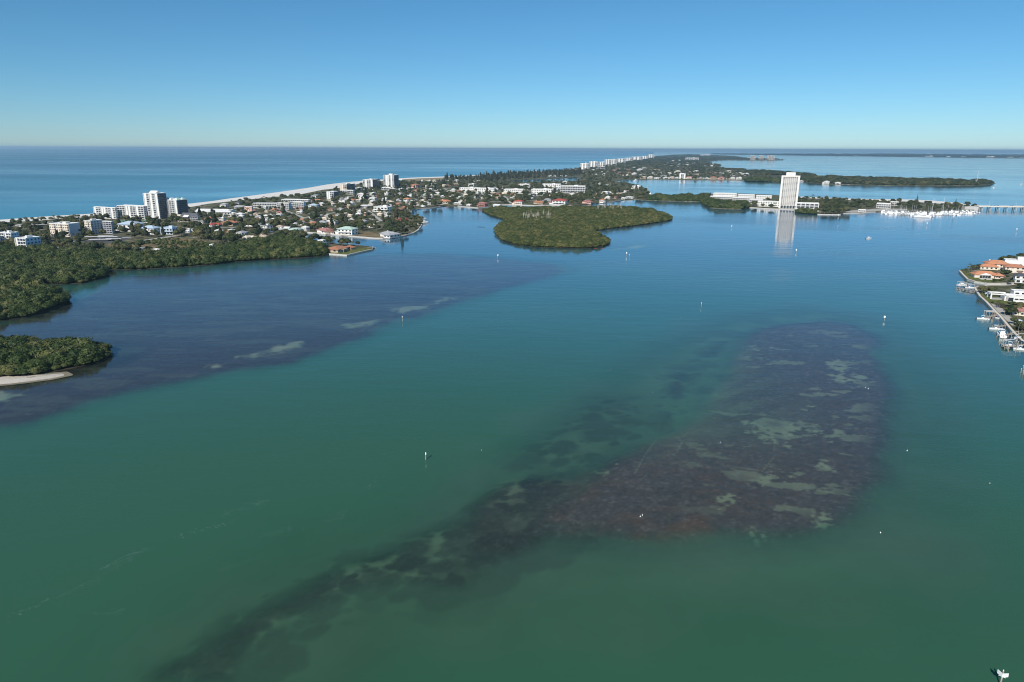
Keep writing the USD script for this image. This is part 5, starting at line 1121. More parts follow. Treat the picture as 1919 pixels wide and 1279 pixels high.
def boat_kind(name, kind, L, hullmat):
    p = kind_class(name)
    B, H = L * .31, L * .11
    part(p, "hull", hull_mesh(L, B, H), hullmat)
    if kind == "yacht":
        part(p, "cabin", cat([box(-.02 * L, 0, H * .95, L * .52, B * .74, L * .11), box(-.06 * L, 0, H * .95 + L * .11, L * .30, B * .6, L * .07)]), GEL)
        part(p, "windscreen", cat([box(.245 * L, 0, H * .95 + L * .035, L * .02, B * .66, L * .06), box(-.02 * L, -B * .375, H * .95 + L * .04, L * .44, .06, L * .05), box(-.02 * L, B * .375, H * .95 + L * .04, L * .44, .06, L * .05)]), GLASS)
        part(p, "hardtop", box(-.08 * L, 0, H * .95 + L * .25, L * .28, B * .62, .12), GEL); part(p, "arch", cat([box(-.18 * L, s * B * .27, H + L * .17, .15, .12, L * .075) for s in (-1, 1)]), STEEL)
        part(p, "rail", cat([box(.3 * L, s * B * .30, H * 1.15, L * .3, .05, .5) for s in (-1, 1)]), STEEL); part(p, "swim_platform", box(-.53 * L, 0, .15, L * .06, B * .85, .12), WOOD)
    elif kind == "sail":
        part(p, "cabin", box(.02 * L, 0, H * .95, L * .38, B * .5, L * .05), GEL); part(p, "windscreen", cat([box(.02 * L, s * B * .255, H + L * .012, L * .28, .05, L * .022) for s in (-1, 1)]), GLASS)
        part(p, "mast", trimesh.creation.cylinder(radius=.13, height=L * 1.15, sections=6).apply_translation([.08 * L, 0, H + L * .575]), STEEL); part(p, "boom", box(-.12 * L, 0, H + L * .13, L * .4, .16, .16), STEEL); part(p, "furled_sail", box(-.12 * L, 0, H + L * .14 + .1, L * .36, .3, .28), WALL["blue"])
    elif kind == "centre":
        part(p, "console", box(-.02 * L, 0, H * .8, L * .12, B * .34, L * .11), GEL); part(p, "windscreen", box(.05 * L, 0, H * .8 + L * .11, .06, B * .32, L * .05), GLASS)
        part(p, "hardtop", box(-.04 * L, 0, H + L * .25, L * .26, B * .62, .1), GEL); part(p, "hardtop_post", cat([box(-.04 * L + sx * L * .1, sy * B * .24, H * .8, .07, .07, L * .28) for sx in (-1, 1) for sy in (-1, 1)]), STEEL)
        part(p, "outboard", cat([box(-.53 * L, s * .35, .1, .45, .4, 1.1) for s in (-1, 1)]), DARKHULL); part(p, "deck", box(-.06 * L, 0, H * .78, L * .75, B * .78, .06), WALL["cream"])
    return p
YACHT = boat_kind("motor_yacht", "yacht", 14.0, GEL); YACHTD = boat_kind("dark_hulled_yacht", "yacht", 14.0, DARKHULL); SAIL = boat_kind("sailing_yacht", "sail", 12.0, GEL); SAILD = boat_kind("dark_sailing_yacht", "sail", 12.0, DARKHULL); CENTRE = boat_kind("open_boat", "centre", 8.5, GEL)
def boat(ref, px, py, rot, s, name, label, cat_, group=None, z=0.0):
    p = gp(px, py, 0.0)
    return thing(name, label, cat_, (p[0], p[1], z), rot, (s, s, s), group, ref=ref)

def dock(label, a, b, w=2.0, z=1.15, posts=True, name="dock"):
    A, Bq = gp(*a, 0.0), gp(*b, 0.0); d = Bq - A; L = math.hypot(*d); rot = math.atan2(d[1], d[0])
    t = thing(name, label, "dock", (A[0], A[1], 0), rot)
    n = max(2, int(L / 1.0))
    for k in range(min(n, 40)): part(t, "plank", box((k + .5) * L / n, 0, z, L / n - .06, w, .09), WOOD)
    part(t, "joist", cat([box(L / 2, s * w * .4, z - .2, L, .12, .19) for s in (-1, 1)]), WOOD)
    for k in range(int(L / 3.5) + 1):
        for s in (-1, 1): part(t, "piling", trimesh.creation.cylinder(radius=.16, height=3.6, sections=7).apply_translation([min(k * 3.5 + .3, L - .2), s * (w / 2 + .18), .55]), WOOD)
    return t
def lift(label, x, y, rot, w=4.2, L=7.0):
    p = gp(x, y, 0.0); t = thing("boat_lift", label, "boat lift", (p[0], p[1], 0), rot)
    for sx in (-1, 1):
        for sy in (-1, 1): part(t, "piling", trimesh.creation.cylinder(radius=.18, height=5.4, sections=7).apply_translation([sx * L * .4, sy * w / 2, 1.9]), WOOD)
        part(t, "cross_beam", box(sx * L * .4, 0, .95, .25, w, .25), STEEL)
    for sy in (-1, 1): part(t, "top_beam", box(0, sy * w / 2, 4.6, L * .9, .22, .22), STEEL)
# the docks at the right edge
dock("white finger dock reaching out to the covered boats off the point", (1828, 548), (1794, 541), 2.2)
lift("boat lift at the tip of the white finger dock", 1802, 537.5, RB + .6); boat(YACHT, 1802, 538, RB + .5, .62, "motor_boat", "white cabin boat raised on the lift at the finger dock's tip", "boat", z=1.5)
lift("boat lift halfway along the white finger dock", 1816, 542, RB + .6); boat(CENTRE, 1816, 542.5, RB + .4, .9, "motor_boat", "white open boat with rounded top on the inner lift", "boat", z=1.5)
dock("wooden dock with pale platform below the garden bed", (1867, 588), (1848, 585), 4.5); dock("wooden T-dock among crowded pilings below the garden bed", (1870, 592), (1846, 598), 2.2)
lift("empty boat lift beside the wooden T-dock", 1853, 594, RB + .3); boat(CENTRE, 1842, 598, RB + .2, .95, "motor_boat", "grey-white open boat moored outside the wooden T-dock", "boat"); boat(CENTRE, 1874, 597, RB - .3, .7, "motor_boat", "small white skiff tucked against the sea wall", "boat")
dock("wooden dock beside the big white sport boat", (1886, 612), (1862, 616), 2.4); dock("broad wooden dock behind the big white sport boat", (1898, 628), (1872, 632), 2.6); dock("long pale dock at the picture's right edge", (1925, 650), (1880, 655), 2.4); dock("narrow white floating dock at the lowest berth", (1876, 648), (1886, 657), 1.4)
boat(YACHT, 1876, 629, RB + 1.75, .95, "motor_yacht", "big white sport boat with dark windscreen at the sea wall docks", "boat"); boat(CENTRE, 1866, 617, RB + .3, 1.0, "motor_boat", "white open boat with tangled rigging above the sport boat", "boat")
boat(CENTRE, 1906, 636, RB + .9, .8, "motor_boat", "small white boat on a lift inside the broad dock", "boat", z=1.0); boat(CENTRE, 1893, 651, RB + .2, 1.05, "motor_boat", "white centre-console boat at the long pale dock", "boat"); lift("boat lift around the centre-console boat", 1893, 651, RB + .2, 4.6, 8)
boat(CENTRE, 1912, 657, RB + .15, .9, "motor_boat", "white open boat nearest the picture corner of the docks", "boat"); lift("boat lift inside the broad dock", 1906, 636, RB + .9, 4.2, 7)
for k, (x, y, h) in enumerate(((1872, 640, 3.2), (1868, 625, 3.4), (1857, 606, 3), (1879, 636, 3.1), (1889, 661, 3), (1903, 662, 3.2), (1850, 604, 3), (1860, 602, 2.8), (1913, 700, 2.6), (1917, 704, 2.6), (1917, 694, 2.4))):
    p = gp(x, y); q = thing("mooring_pile", "pale mooring pile standing alone off the docks by the sea wall", "mooring pile", (p[0], p[1], 0), 0, group="mooring piles off the docks")
    part(q, "pile", trimesh.creation.cylinder(radius=.17, height=h + 1.5, sections=8).apply_translation([0, 0, (h - 1.5) / 2]), WOOD); part(q, "cap", trimesh.creation.cone(radius=.2, height=.25, sections=8).apply_translation([0, 0, h]), GEL)
# docks and boats of the inner cove
dock("dock in front of the mint-roofed canal villa", (640, 440.5), (650, 443), 2.5); dock("slanted wooden dock at the white point house", (757, 441), (776, 434), 3.0); dock("dock platform at the red-roofed point house", (776, 424), (787, 423), 4); dock("dock at the outermost boats of the point", (786, 417), (799, 416), 2.5)
dock("dock pointing off the grassy point", (690, 465), (702, 464), 2.2); dock("white terrace dock of the red-roofed mansion", (1060, 383), (1073, 385), 4)
p = gp(781, 423); t = thing("boathouse", "tan-roofed open boathouse at the tip of the point", "boathouse", (p[0], p[1], 0), SUNROT); part(t, "roof", hip_roof(0, 0, 4.2, 9, 6, 1.6, .6), ROOF["tan"])
for sx in (-1, 1):
    for sy in (-1, 1): part(t, "post", box(sx * 4.2, sy * 2.7, -.8, .25, .25, 5.0), WOOD)
boat(YACHT, 795, 415.5, .4, 1.05, "motor_yacht", "white motor yacht moored at the outer tip of the point", "boat"); boat(CENTRE, 797, 408, .9, 1.0, "motor_boat", "white open boat above the yacht at the tip of the point", "boat"); boat(CENTRE, 783, 428, .2, .8, "motor_boat", "small boat under the tip's lower dock", "boat"); boat(CENTRE, 699, 463.8, .3, .8, "motor_boat", "dark skiff-sized boat at the grassy point's dock", "boat"); boat(CENTRE, 768, 394, .3, .9, "motor_boat", "white boat moored in the inner corner of the cove", "boat"); boat(YACHT, 936, 385.5, 1.2, .9, "motor_yacht", "white yacht beside the gabled boathouse near the island", "boat")
for k, (x, y) in enumerate(((1192, 335), (1213, 354), (1217, 358), (1211, 350.5), (1219, 361))):
    boat(YACHT if k != 2 else CENTRE, x, y, rh.uniform(0, 3), 1.1 if k else 1.5, "motor_yacht", ["white yacht anchored before the far wooded shore", "white yacht at the docks behind the corner house, middle one", "open boat at the docks behind the corner house", "white yacht at the docks behind the corner house, farthest one", "white yacht at the docks behind the corner house, nearest one"][k], "boat")
boat(CENTRE, 1628, 446, .3, 1.1, "motor_boat", "small white motor boat under way in the open bay", "boat"); boat(YACHT, 1520, 339, .1, 1.0, "motor_yacht", "white yacht moored at the narrow key's shore beside the slab tower", "boat")
for k, (x, y) in enumerate(((1576, 294.3), (1636, 295.6), (1915, 345), (1864, 351))):
    boat(SAIL, x, y, .5, 2.0 if k < 2 else 1.2, "sailing_boat", ["far sailing boat on the pale upper bay, the one nearer the far spit", "far sailing boat on the pale upper bay, the one nearer the mainland", "sailing boat anchored off the bridge side of the narrow key", "sailing boat at anchor off the narrow key's tip"][k], "boat")
# the marina: piers and about ninety berthed boats
rm = random.Random(8)
for k, (a, b) in enumerate((((1650, 396.5), (1700, 402.5)), ((1690, 397), (1752, 405)), ((1735, 396.5), (1790, 402.5)), ((1780, 395), (1834, 398.5)))):
    dock(["marina pier nearest the quay apron", "longest marina pier in the middle", "third marina pier, below the tall pines", "marina pier nearest the bridge"][k], a, b, 2.6)
mb = []
for row, (a, b, n) in enumerate((((1652, 396.5), (1702, 398.5), 17), ((1655, 399.2), (1712, 402), 16), ((1700, 398), (1760, 400.5), 18), ((1706, 402.4), (1750, 405.5), 13), ((1752, 401.5), (1796, 402.3), 12), ((1762, 397.5), (1832, 396.5), 18), ((1790, 400.5), (1836, 398.6), 12))):
    for i in range(n):
        q = (i + .5) / n
        x = a[0] + (b[0] - a[0]) * q + rm.uniform(-.7, .7); y = a[1] + (b[1] - a[1]) * q + rm.uniform(-.3, .3)
        kind = rm.choices(["y", "s", "yd", "sd", "c"], [5, 2.2, .6, .4, 1.2])[0]
        ref, nm_, lab, s = {"y": (YACHT, "motor_yacht", "white motor yacht berthed in the crowded marina beside the bridge", rm.uniform(.75, 1.2)), "s": (SAIL, "sailing_boat", "white sailing boat with bare mast berthed in the crowded marina", rm.uniform(.8, 1.2)), "yd": (YACHTD, "motor_yacht", "dark-hulled motor yacht berthed among white boats in the marina", rm.uniform(.9, 1.2)),
                            "sd": (SAILD, "sailing_boat", "dark-hulled sailing boat berthed in the crowded marina", rm.uniform(.9, 1.1)), "c": (CENTRE, "motor_boat", "small open boat berthed in the crowded marina beside the bridge", rm.uniform(.9, 1.2))}[kind]
        wh = ["in the marina's landward row at the quay end", "in the marina's outer row at the quay end", "in the marina's landward row of middle piers", "in the marina's outer row of middle piers", "in the marina's short row below the pines", "in the marina's landward row nearest the bridge", "in the marina's outer row nearest the bridge"][row]
        lab = lab.split(" berthed")[0] + " berthed " + wh
        boat(ref, x, y, math.radians(rm.choice([62, -118]) + rm.uniform(-6, 6)), s, nm_, lab, "boat", {"y": "white motor yachts in the marina", "s": "white sailing boats in the marina", "yd": "dark motor yachts in the marina", "sd": "dark sailing boats in the marina", "c": "open boats in the marina"}[kind] + ", " + wh)
boat(YACHT, 1728, 406.5, math.radians(-25), 2.0, "motor_yacht", "largest white motor yacht lying outside the middle pier", "boat")
for k, (x, y) in enumerate(((1746, 399), (1766, 398.5))): boat(SAIL, x, y, 1.0, 2.0, "sailing_boat", ["sailing boat with a very tall mast, nearer the clubhouse", "sailing boat with a very tall mast, nearer the bridge"][k], "boat")

# ------------------------------------------------------------------ the bridge
def bridge():
    A, Bq = gp(1829, 392.5), gp(2120, 396); d = Bq - A; L = math.hypot(*d); rot = math.atan2(d[1], d[0])
    t = thing("causeway_bridge", "low concrete road bridge on paired piers running off behind the marina", "bridge", (A[0], A[1], 0), rot)
    dz, wd = 6.2, 16.0
    part(t, "deck", box(L / 2, 0, dz + .3, L, wd, 1.0), CONC); part(t, "roadway", box(L / 2, 0, dz + 1.304, L, wd - 1.4, .06), M["asphalt"])
    for s in (-1, 1): part(t, "parapet", box(L / 2, s * (wd / 2 - .25), dz + 1.3, L, .45, 1.0), WALL["cream"])
    n = int(L / 17)
    for k in range(n):
        x = 9 + k * 17
        p_ = part(t, "pier_cap", box(x, 0, dz - .8, 1.3, wd * .96, 1.1), CONC)
        for s in (-1, 0, 1): part(t, "pier", box(x, s * wd * .36, -3, 1.0, 1.6, 3 + dz - .8), CONC)
    part(t, "abutment", box(-14, 0, -.5, 28, wd, dz + 1.8), CONC)
    for k in range(6): part(t, "lamp_post", cat([box(30 + k * 55, wd / 2 - .3, dz + 2.3, .25, .25, 8), box(30 + k * 55, wd / 2 - 1.6, dz + 10.2, .2, 2.8, .2)]), STEEL)
    car = kind_class("car")
    def wheel(x, y): return trimesh.creation.cylinder(radius=.34, height=.25, sections=10, transform=trimesh.transformations.rotation_matrix(math.pi / 2, [1, 0, 0])).apply_translation([x, y, .34])
    part(car, "body", box(0, 0, .35, 4.5, 1.8, .65), GEL); part(car, "cabin", hip_roof(-.2, 0, .98, 2.6, 1.6, .5, 0), GLASS); part(car, "roof", box(-.25, 0, 1.45, 1.5, 1.35, .12), GEL)
    for x in (-1.4, 1.4):
        for y in (-.85, .85): part(car, "wheel", wheel(x, y), DARKHULL)
    ex = np.array([math.cos(rot), math.sin(rot)]); ey = np.array([-math.sin(rot), math.cos(rot)])
    for k, x in enumerate((28, 34, 41, 66, 71, 92, 104)):
        c = A + ex * x * 1.0 + ey * (-4.2 if k % 2 else -3.6)
        thing("car", "white car crossing the causeway bridge", "car", (c[0], c[1], dz + 1.37), rot, (1.15, 1.15, 1.15), "cars on the causeway bridge", ref=car)
bridge()

# ------------------------------------------------------------------ marks, floats and small craft on the water
def marker(x, y, label, h=3.2, board="square", s=1.0, rot=0.0, mat=None):
    p = gp(x, y); t = thing("channel_marker", label, "channel marker", (p[0], p[1], 0), rot - math.atan2(p[0], p[1]) if True else rot, (s, s, s))
    part(t, "pile", trimesh.creation.cylinder(radius=.17, height=h + 2, sections=10).apply_translation([0, 0, (h - 2) / 2]), WOOD)
    mt = mat or GEL
    if board == "square":
        part(t, "board", box(0, -.24, h - 1.25, 1.15, .06, 1.15), mt); part(t, "board", box(0, .24, h - 1.25, 1.15, .06, 1.15), mt)
    elif board == "diamond":
        b = box(0, 0, -.55, 1.1, .06, 1.1); b.apply_transform(trimesh.transformations.rotation_matrix(math.pi / 4, [0, 1, 0])); b.apply_translation([0, -.24, h - .7]); part(t, "board", b, mt)
    elif board == "vee":
        for sgn in (-1, 1):
            b = box(0, 0, -.5, 1.5, .07, 1.0); b.apply_transform(trimesh.transformations.rotation_matrix(sgn * .75, [0, 0, 1])); b.apply_translation([sgn * .5, -.3, h - .75]); part(t, "board", b, mt)
        part(t, "bracket", box(0, -.2, h - 1.5, 1.4, .1, .12), STEEL)
    elif board == "post":
        part(t, "cap", box(0, 0, h - .7, .42, .42, .75), mt)
    part(t, "lamp", trimesh.creation.cylinder(radius=.1, height=.3, sections=8).apply_translation([0, 0, h + .15]), GEL)
marker(1874, 1287, "near white channel marker with two angled boards in the picture's bottom corner", 4.2, "vee", 1.0)
marker(798, 863, "white-topped channel marker post standing alone in the green channel", 3.0, "post", 1.0)
marker(754, 601, "channel marker beside the dark left flats", 3.4, "post", 1.01); marker(1314, 574, "channel marker in the blue water above the shoal", 3.4, "post", 1.01); marker(1657, 600, "white square channel marker above the shoal's far corner", 3.4, "square", 1.01)
marker(933, 482, "white channel marker just below the mangrove island's near tip", 3.6, "square", 1.09); marker(1174, 478, "taller of two white channel markers right of the mangrove island", 3.8, "square", 1.09); marker(1180, 480, "smaller of two white channel markers beside the mangrove island", 3.0, "post", 1.01)
marker(1492, 472, "white channel marker below the slab tower's reflection", 3.6, "square", 1.09); marker(1570, 426, "small white channel marker in front of the big marina trees", 3.4, "post", 1.17); marker(1737, 421, "white channel marker in front of the marina", 3.8, "square", 1.17); marker(1905, 433, "white channel marker in front of the bridge", 3.8, "square", 1.17); marker(1371, 425, "white channel marker at the end of the pale sand streak", 3.4, "square", 1.09); marker(1571, 404, "white marker close under the big marina trees", 3.4, "square", 1.17)
fk = kind_class("trap_float")
part(fk, "float", trimesh.creation.icosphere(subdivisions=2, radius=.32).apply_translation([0, 0, .1]), GEL); part(fk, "stick", trimesh.creation.cylinder(radius=.05, height=.9, sections=6).apply_translation([0, 0, .6]), GEL)
for k, (x, y, lab) in enumerate(((1700, 846, "white trap float off the shoal's right flank"), (1350, 831, "white trap float in the middle of the brown shoal"), (1204, 967, "larger of two white trap floats near the shoal's reddish edge"), (1200, 969.5, "smaller of two white trap floats near the shoal's reddish edge"), (1650, 1000, "white trap float off the shoal's lower right corner"), (1622, 728, "white trap float at the shoal's upper right, first of a close pair"), (1627, 730, "white trap float at the shoal's upper right, second of a close pair"), (1144, 694, "tiny white float in the open teal water"), (1221, 636, "tiny white float above the dark finger shoals"), (1223, 737, "tiny white float beside the dark round patch"), (1855, 907, "tiny white float far right of the shoal"), (1275, 595, "tiny white float above the shoal in blue water"), (902, 845, "dark tiny float in the green channel"))):
    p = gp(x, y); s = .6 if k < 7 else .4
    thing("trap_float", lab, "float", (p[0], p[1], 0), 0, (s, s, s), ref=fk)
kk = kind_class("kayak")
DK = kind_class("dark_kayak"); part(DK, "hull", hull_mesh(4.4, .8, .32, .5, .3), DARKHULL); part(DK, "cockpit", box(-.2, 0, .3, 1.3, .5, .08), WOOD)
kh = hull_mesh(4.4, .8, .32, .5, .3); part(kk, "hull", kh, mat_plain("red_plastic", (0.36, 0.07, 0.05), 0.4)); part(kk, "cockpit", box(-.2, 0, .3, 1.3, .5, .08), DARKHULL)
for k, (x, y, lab) in enumerate(((1116, 464.5, "red kayak close to the mangrove island's near point"), (1129, 464, "second red kayak following along the mangrove island's near point"), (897, 423, "dark kayak at the head of a line of four in the cove"), (900, 423, "dark kayak second in the line of four in the cove"), (903, 423.3, "dark kayak third in the line of four in the cove"), (907, 423.2, "dark kayak at the tail of the line of four in the cove"))):
    p = gp(x, y); thing("kayak", lab, "kayak", (p[0], p[1], .05), rh.uniform(-.4, .4), (.85, .85, .85), ref=kk if k < 2 else DK)
p = gp(52, 711); t = thing("driftwood", "dark driftwood log with bare branches lying on the sand spit", "driftwood", (p[0], p[1], .45), .4); part(t, "log", trunk(3.6, .2, .1).apply_transform(trimesh.transformations.rotation_matrix(1.45, [0, 1, 0])), WALL["brown"]); part(t, "branch", trunk(1.6, .09, .03, (.5, .4)), WALL["brown"])
for k, (x, y, hh) in enumerate(((1829, 345, 52),)):
    p = gp(x, y); t = thing("radio_mast", "slender pale radio mast leaning over the narrow key's tip", "mast", (p[0], p[1], 1), 0)
    part(t, "mast", trunk(hh, .7, .4, (1.5, 0)), STEEL); part(t, "guy_wire", cat([trunk(hh * .8, .12, .12, (14, 8)), trunk(hh * .8, .12, .12, (-14, 8))]), STEEL)
# foam: strings of tiny flecks drifting on the green channel
def foam():
    rng = np.random.default_rng(12); vs = []
    for a, b, n, w in (((10, 1160), (190, 1085), 90, 7), ((190, 1070), (270, 1030), 150, 9), ((380, 995), (430, 980), 60, 6), ((420, 968), (500, 938), 130, 9), ((330, 1010), (380, 990), 30, 5), ((480, 1010), (560, 990), 70, 8), ((610, 980), (660, 955), 70, 8), ((620, 930), (720, 905), 60, 9), ((400, 1075), (480, 1050), 35, 10), ((690, 860), (760, 850), 40, 9), ((180, 1150), (250, 1140), 30, 9)):
        q = rng.uniform(0, 1, n); o = rng.normal(0, 1, n) * w * .6
        x = a[0] + (b[0] - a[0]) * q + rng.normal(0, 6, n); y = a[1] + (b[1] - a[1]) * q + o * .8
        vs.append(gp(x, y))
    P = np.vstack(vs); P = P[::2]; n = len(P); a = rng.uniform(-.5, .5, n) + .35; L = rng.uniform(.07, .22, n); w = rng.uniform(.035, .075, n)
    e = np.c_[np.cos(a), np.sin(a)] * L[:, None]; f = np.c_[-np.sin(a), np.cos(a)] * w[:, None]
    V = np.stack([P - e, P - f, P + e, P + f], 1).reshape(-1, 2); i = np.arange(n)[:, None] * 4
    F = np.vstack([i + [0, 1, 2], i + [0, 2, 3]])
    return trimesh.Trimesh(np.c_[V, np.full(len(V), .035)], F, process=False)
top_mesh("foam", foam(), mat_plain("foam_white", (.40, .48, .45), .8), "thin strings of pale foam flecks drifting on the green channel", kind="stuff")
# ------------------------------------------------------------------ trees of the town: every near one a thing, the rest as masses
rt = np.random.default_rng(23)
feet = unary_union(FOOT)
keep_off = unary_union([feet, poly([(148, 452), (205, 440), (252, 444), (252, 460), (215, 466), (160, 466)]), poly(beach_pts).buffer(52), ROADS.buffer(4), poly([(196, 459), (260, 452), (330, 445), (372, 450), (415, 458), (420, 468), (380, 474), (300, 474), (230, 470)]).buffer(-2), poly([(155, 452), (170, 446), (205, 440), (245, 444), (240, 450), (205, 456), (165, 457)]), poly([(48, 420), (100, 415), (140, 412.5), (172, 410), (182, 413.5), (130, 418), (60, 424)]),
    poly([(240, 456), (275, 449), (330, 441), (335, 442), (282, 451), (246, 458)]), poly([(270, 411), (330, 403.5), (372, 399), (372, 401.5), (332, 406.5), (272, 414)]), poly([(619, 475.5), (650, 478), (700, 466), (668, 464), (620, 469)]), poly([(672, 441), (700, 444), (716, 444.5), (712, 436), (690, 432), (672, 434)]), poly([(717, 336), (750, 333), (790, 330.6), (825, 329.5), (835, 331), (825, 336), (780, 338), (745, 339.5), (717, 341)]), poly([(1583, 399), (1650, 395.5), (1700, 396), (1700, 390), (1650, 389), (1583, 395)])])
shapely.prepare(keep_off)
inner = main_land.buffer(-2.5).difference(mang_main.buffer(1.5)); shapely.prepare(inner)
def px_fill(pts, size_m, dens=1.0, hpx=.42):
    """Points spread evenly over a piece of the photograph's ground, as thick as trees of that size would stand."""
    a = np.array(pts, float); x0, y0 = a.min(0); x1, y1 = a.max(0); g = Polygon(a); out = []
    y = y0
    while y < y1:
        m = mpp(min(max((x0 + x1) / 2, 0), 1919), y); w = max(size_m / m, 1.6)
        n = int((x1 - x0) / (w * .62) * dens)
        xs = rt.uniform(x0, x1, n); ys = y + rt.uniform(-.5, .5, n) * w * hpx
        out.append(np.c_[xs, ys]); y += max(w * hpx, .8)
    P = np.vstack(out); P = P[shapely.contains(g, shapely.points(P))]
    Wp = gp(P[:, 0], P[:, 1], LAND_Z)
    S = shapely.points(Wp)
    ok = shapely.contains(inner, S) & ~shapely.contains(keep_off, S)
    return P[ok], Wp[ok]
town_px = [(-30, 440), (0, 419), (100, 414), (175, 407), (300, 395), (420, 378), (520, 368), (600, 355), (680, 341), (830, 335), (950, 338), (1080, 337), (1160, 339), (1215, 352), (1215, 374), (1150, 378), (1075, 384), (1000, 384), (930, 388), (860, 386), (790, 392), (800, 412), (790, 432), (740, 446), (640, 443), (520, 434), (620, 452), (700, 462), (690, 470), (620, 478), (500, 470), (300, 482), (100, 476), (-30, 476)]
P1, W1 = px_fill(town_px, 8.0, .68)
forest_px = [(828, 329), (905, 325), (960, 321), (1010, 319), (1060, 317), (1088, 312), (1092, 322), (1080, 328), (1040, 331), (985, 333.5), (945, 337), (880, 336.5), (835, 336)]
P2, W2 = px_fill(forest_px, 10, 1.0)
lbk_px = [(1086, 318), (1105, 312), (1165, 302), (1230, 290), (1290, 286), (1340, 288), (1400, 293.5), (1475, 296.4), (1350, 296.5), (1322, 300.5), (1352, 307), (1345, 311), (1395, 315), (1460, 320), (1534, 327), (1440, 327), (1450, 328.5), (1520, 329), (1600, 331.5), (1690, 334.5), (1780, 337.5), (1862, 342), (1850, 345), (1800, 346.6), (1700, 346), (1620, 344), (1570, 342.6), (1540, 341.5), (1500, 337.2), (1400, 336.6), (1395, 334), (1300, 333.6), (1200, 332), (1160, 336.5), (1120, 337), (1090, 334), (1090, 326)]
P3, W3 = px_fill(lbk_px, 13, .80)
P4, W4 = px_fill([(1218, 371), (1260, 372.5), (1313, 373.5), (1330, 377), (1345, 380), (1400, 383.5), (1402, 381), (1340, 377), (1330, 367), (1300, 369), (1250, 368.5), (1218, 368)], 9, .8)
coon_px = [(1403, 386), (1462, 389.5), (1492, 391.5), (1494, 397), (1512, 398.6), (1540, 400.2), (1574, 400.6), (1581, 398), (1600, 394), (1640, 391), (1690, 390.5), (1740, 393), (1800, 394), (1828, 391), (1822, 387), (1735, 380), (1640, 376.5), (1560, 373.5), (1500, 370), (1495, 376), (1440, 372)]
P5, W5 = px_fill(coon_px, 8.5, .75)
WX = [(W1, P1), (W2, P2), (W3, P3), (W4, P4), (W5, P5)]
AW = np.vstack([w for w, _ in WX]); AP = np.vstack([p for _, p in WX]); AZ = np.repeat(np.arange(5), [len(w) for w, _ in WX])
dist = np.hypot(AW[:, 0], AW[:, 1])
# what grows where: palms near the water and streets, tall pines in the forest, broadleaved trees elsewhere
u = rt.uniform(0, 1, len(AW)); nz = fb(AW, 1 / 90.0, 61, 3)
kind = np.where((AZ == 0) & (u < .30 + .25 * (nz - .5)), "palm", "oak")
kind[(AZ == 1) & (u < .75)] = "casu"; kind[(AZ == 4) & (u < .2)] = "palm"; kind[(AZ == 0) & (u > .965)] = "casu"; kind[(AZ == 3) & (u > .93)] = "palm"; kind[(AZ == 2)] = "oak"
cap = {"oak": 275, "palm": 240, "casu": 90}
ZN = [("gardens of the town between the beach and the canal", "garden"), ("pine wood at the key's wild northern beach", "beach wood"), ("wooded far key across the pass", "far key"), ("causeway shore before the terraced wing", "causeway"), ("grounds around the slab tower and the marina", "tower island")]
def zone_name(z, p):
    if z: return ZN[z][0]
    x, y = p
    if x < 200: return "grounds around the grey-ended blocks"
    if x < 330: return "gardens around the stepped gable tower"
    if x < 470 and y < 440: return "gardens around the tiled-roof compound"
    if y > 436: return "dry ground between the scrub and the mangroves"
    if x < 620: return "streets behind the canal houses"
    if x < 800: return "leafy lots behind the canal point"
    if x < 960: return "blocks behind the inner cove"
    return "blocks around the white school complex"
stuff = {"oak": [], "casu": [], "palm": []}
NAME = {"oak": ("broadleaf_tree", "tree", "dark broadleaf tree in the "), "palm": ("palm_tree", "palm tree", "slender palm in the "), "casu": ("beach_pine", "pine tree", "feathery pine in the ")}
PROTO = {"oak": OAKS, "palm": PALMS, "casu": CASUS}
for kd in ("oak", "palm", "casu"):
    ii = np.where(kind == kd)[0]
    ii = ii[np.argsort(dist[ii])]
    for j in ii[:cap[kd]]:
        s = float(rt.uniform(.8, 1.35)) * (1.15 if kd == "casu" else 1.0)
        s *= float(np.clip(.7 + .7 * nz[j], .8, 1.25))
        zn = zone_name(AZ[j], AP[j])
        size = "large" if s > 1.12 else "small" if s < .88 else "mid-sized"
        thing(NAME[kd][0], size + " " + NAME[kd][2] + zn, NAME[kd][1], (AW[j, 0], AW[j, 1], LAND_Z - .05), float(rt.uniform(0, 6.28)), (s, s, s * float(rt.uniform(.85, 1.15))), {"oak": "broadleaf trees in the ", "palm": "palm trees in the ", "casu": "tall pines in the "}[kd] + zn + ", " + size, ref=PROTO[kd][rt.integers(0, len(PROTO[kd]))])
    stuff[kd] = ii[cap[kd]:]
def mass(name, ii, protos, mat, label, grow=1.0):
    if not len(ii): return
    n = len(ii); s = rt.uniform(.8, 1.35, n) * grow
    far_ = np.clip(dist[ii] / 3200.0, 1, 3.2)
    s = s * (0.9 + 0.9 * fb(AW[ii], 1 / 150.0, 77, 3) - .35)
    instancer(name, label, protos, AW[ii], np.full(n, LAND_Z - .1), rt.uniform(0, 6.28, n), np.c_[s * far_, s * far_, s * far_ ** .25], rt.integers(0, len(protos), n), mat)
OAKM = [broadleaf(80 + k, 7.5 + .5 * k, 4.3)[1] for k in range(4)]; CASM = [casuarina(90 + k, 15)[1] for k in range(2)]; PALM_M = [cat(list(palm(95 + k, 8 + k))) for k in range(2)]
so = stuff["oak"]
mass("woodland", so[AZ[so] == 0], OAKM, M["oak"], "mass of dark garden trees filling the farther blocks of the town")
mass("woodland", so[AZ[so] == 1], OAKM, M["oak"], "low dark wood between the wild beach and the lagoon")
mass("woodland", so[AZ[so] == 2], OAKM, M["oak"], "far dark woods covering the long key across the pass")
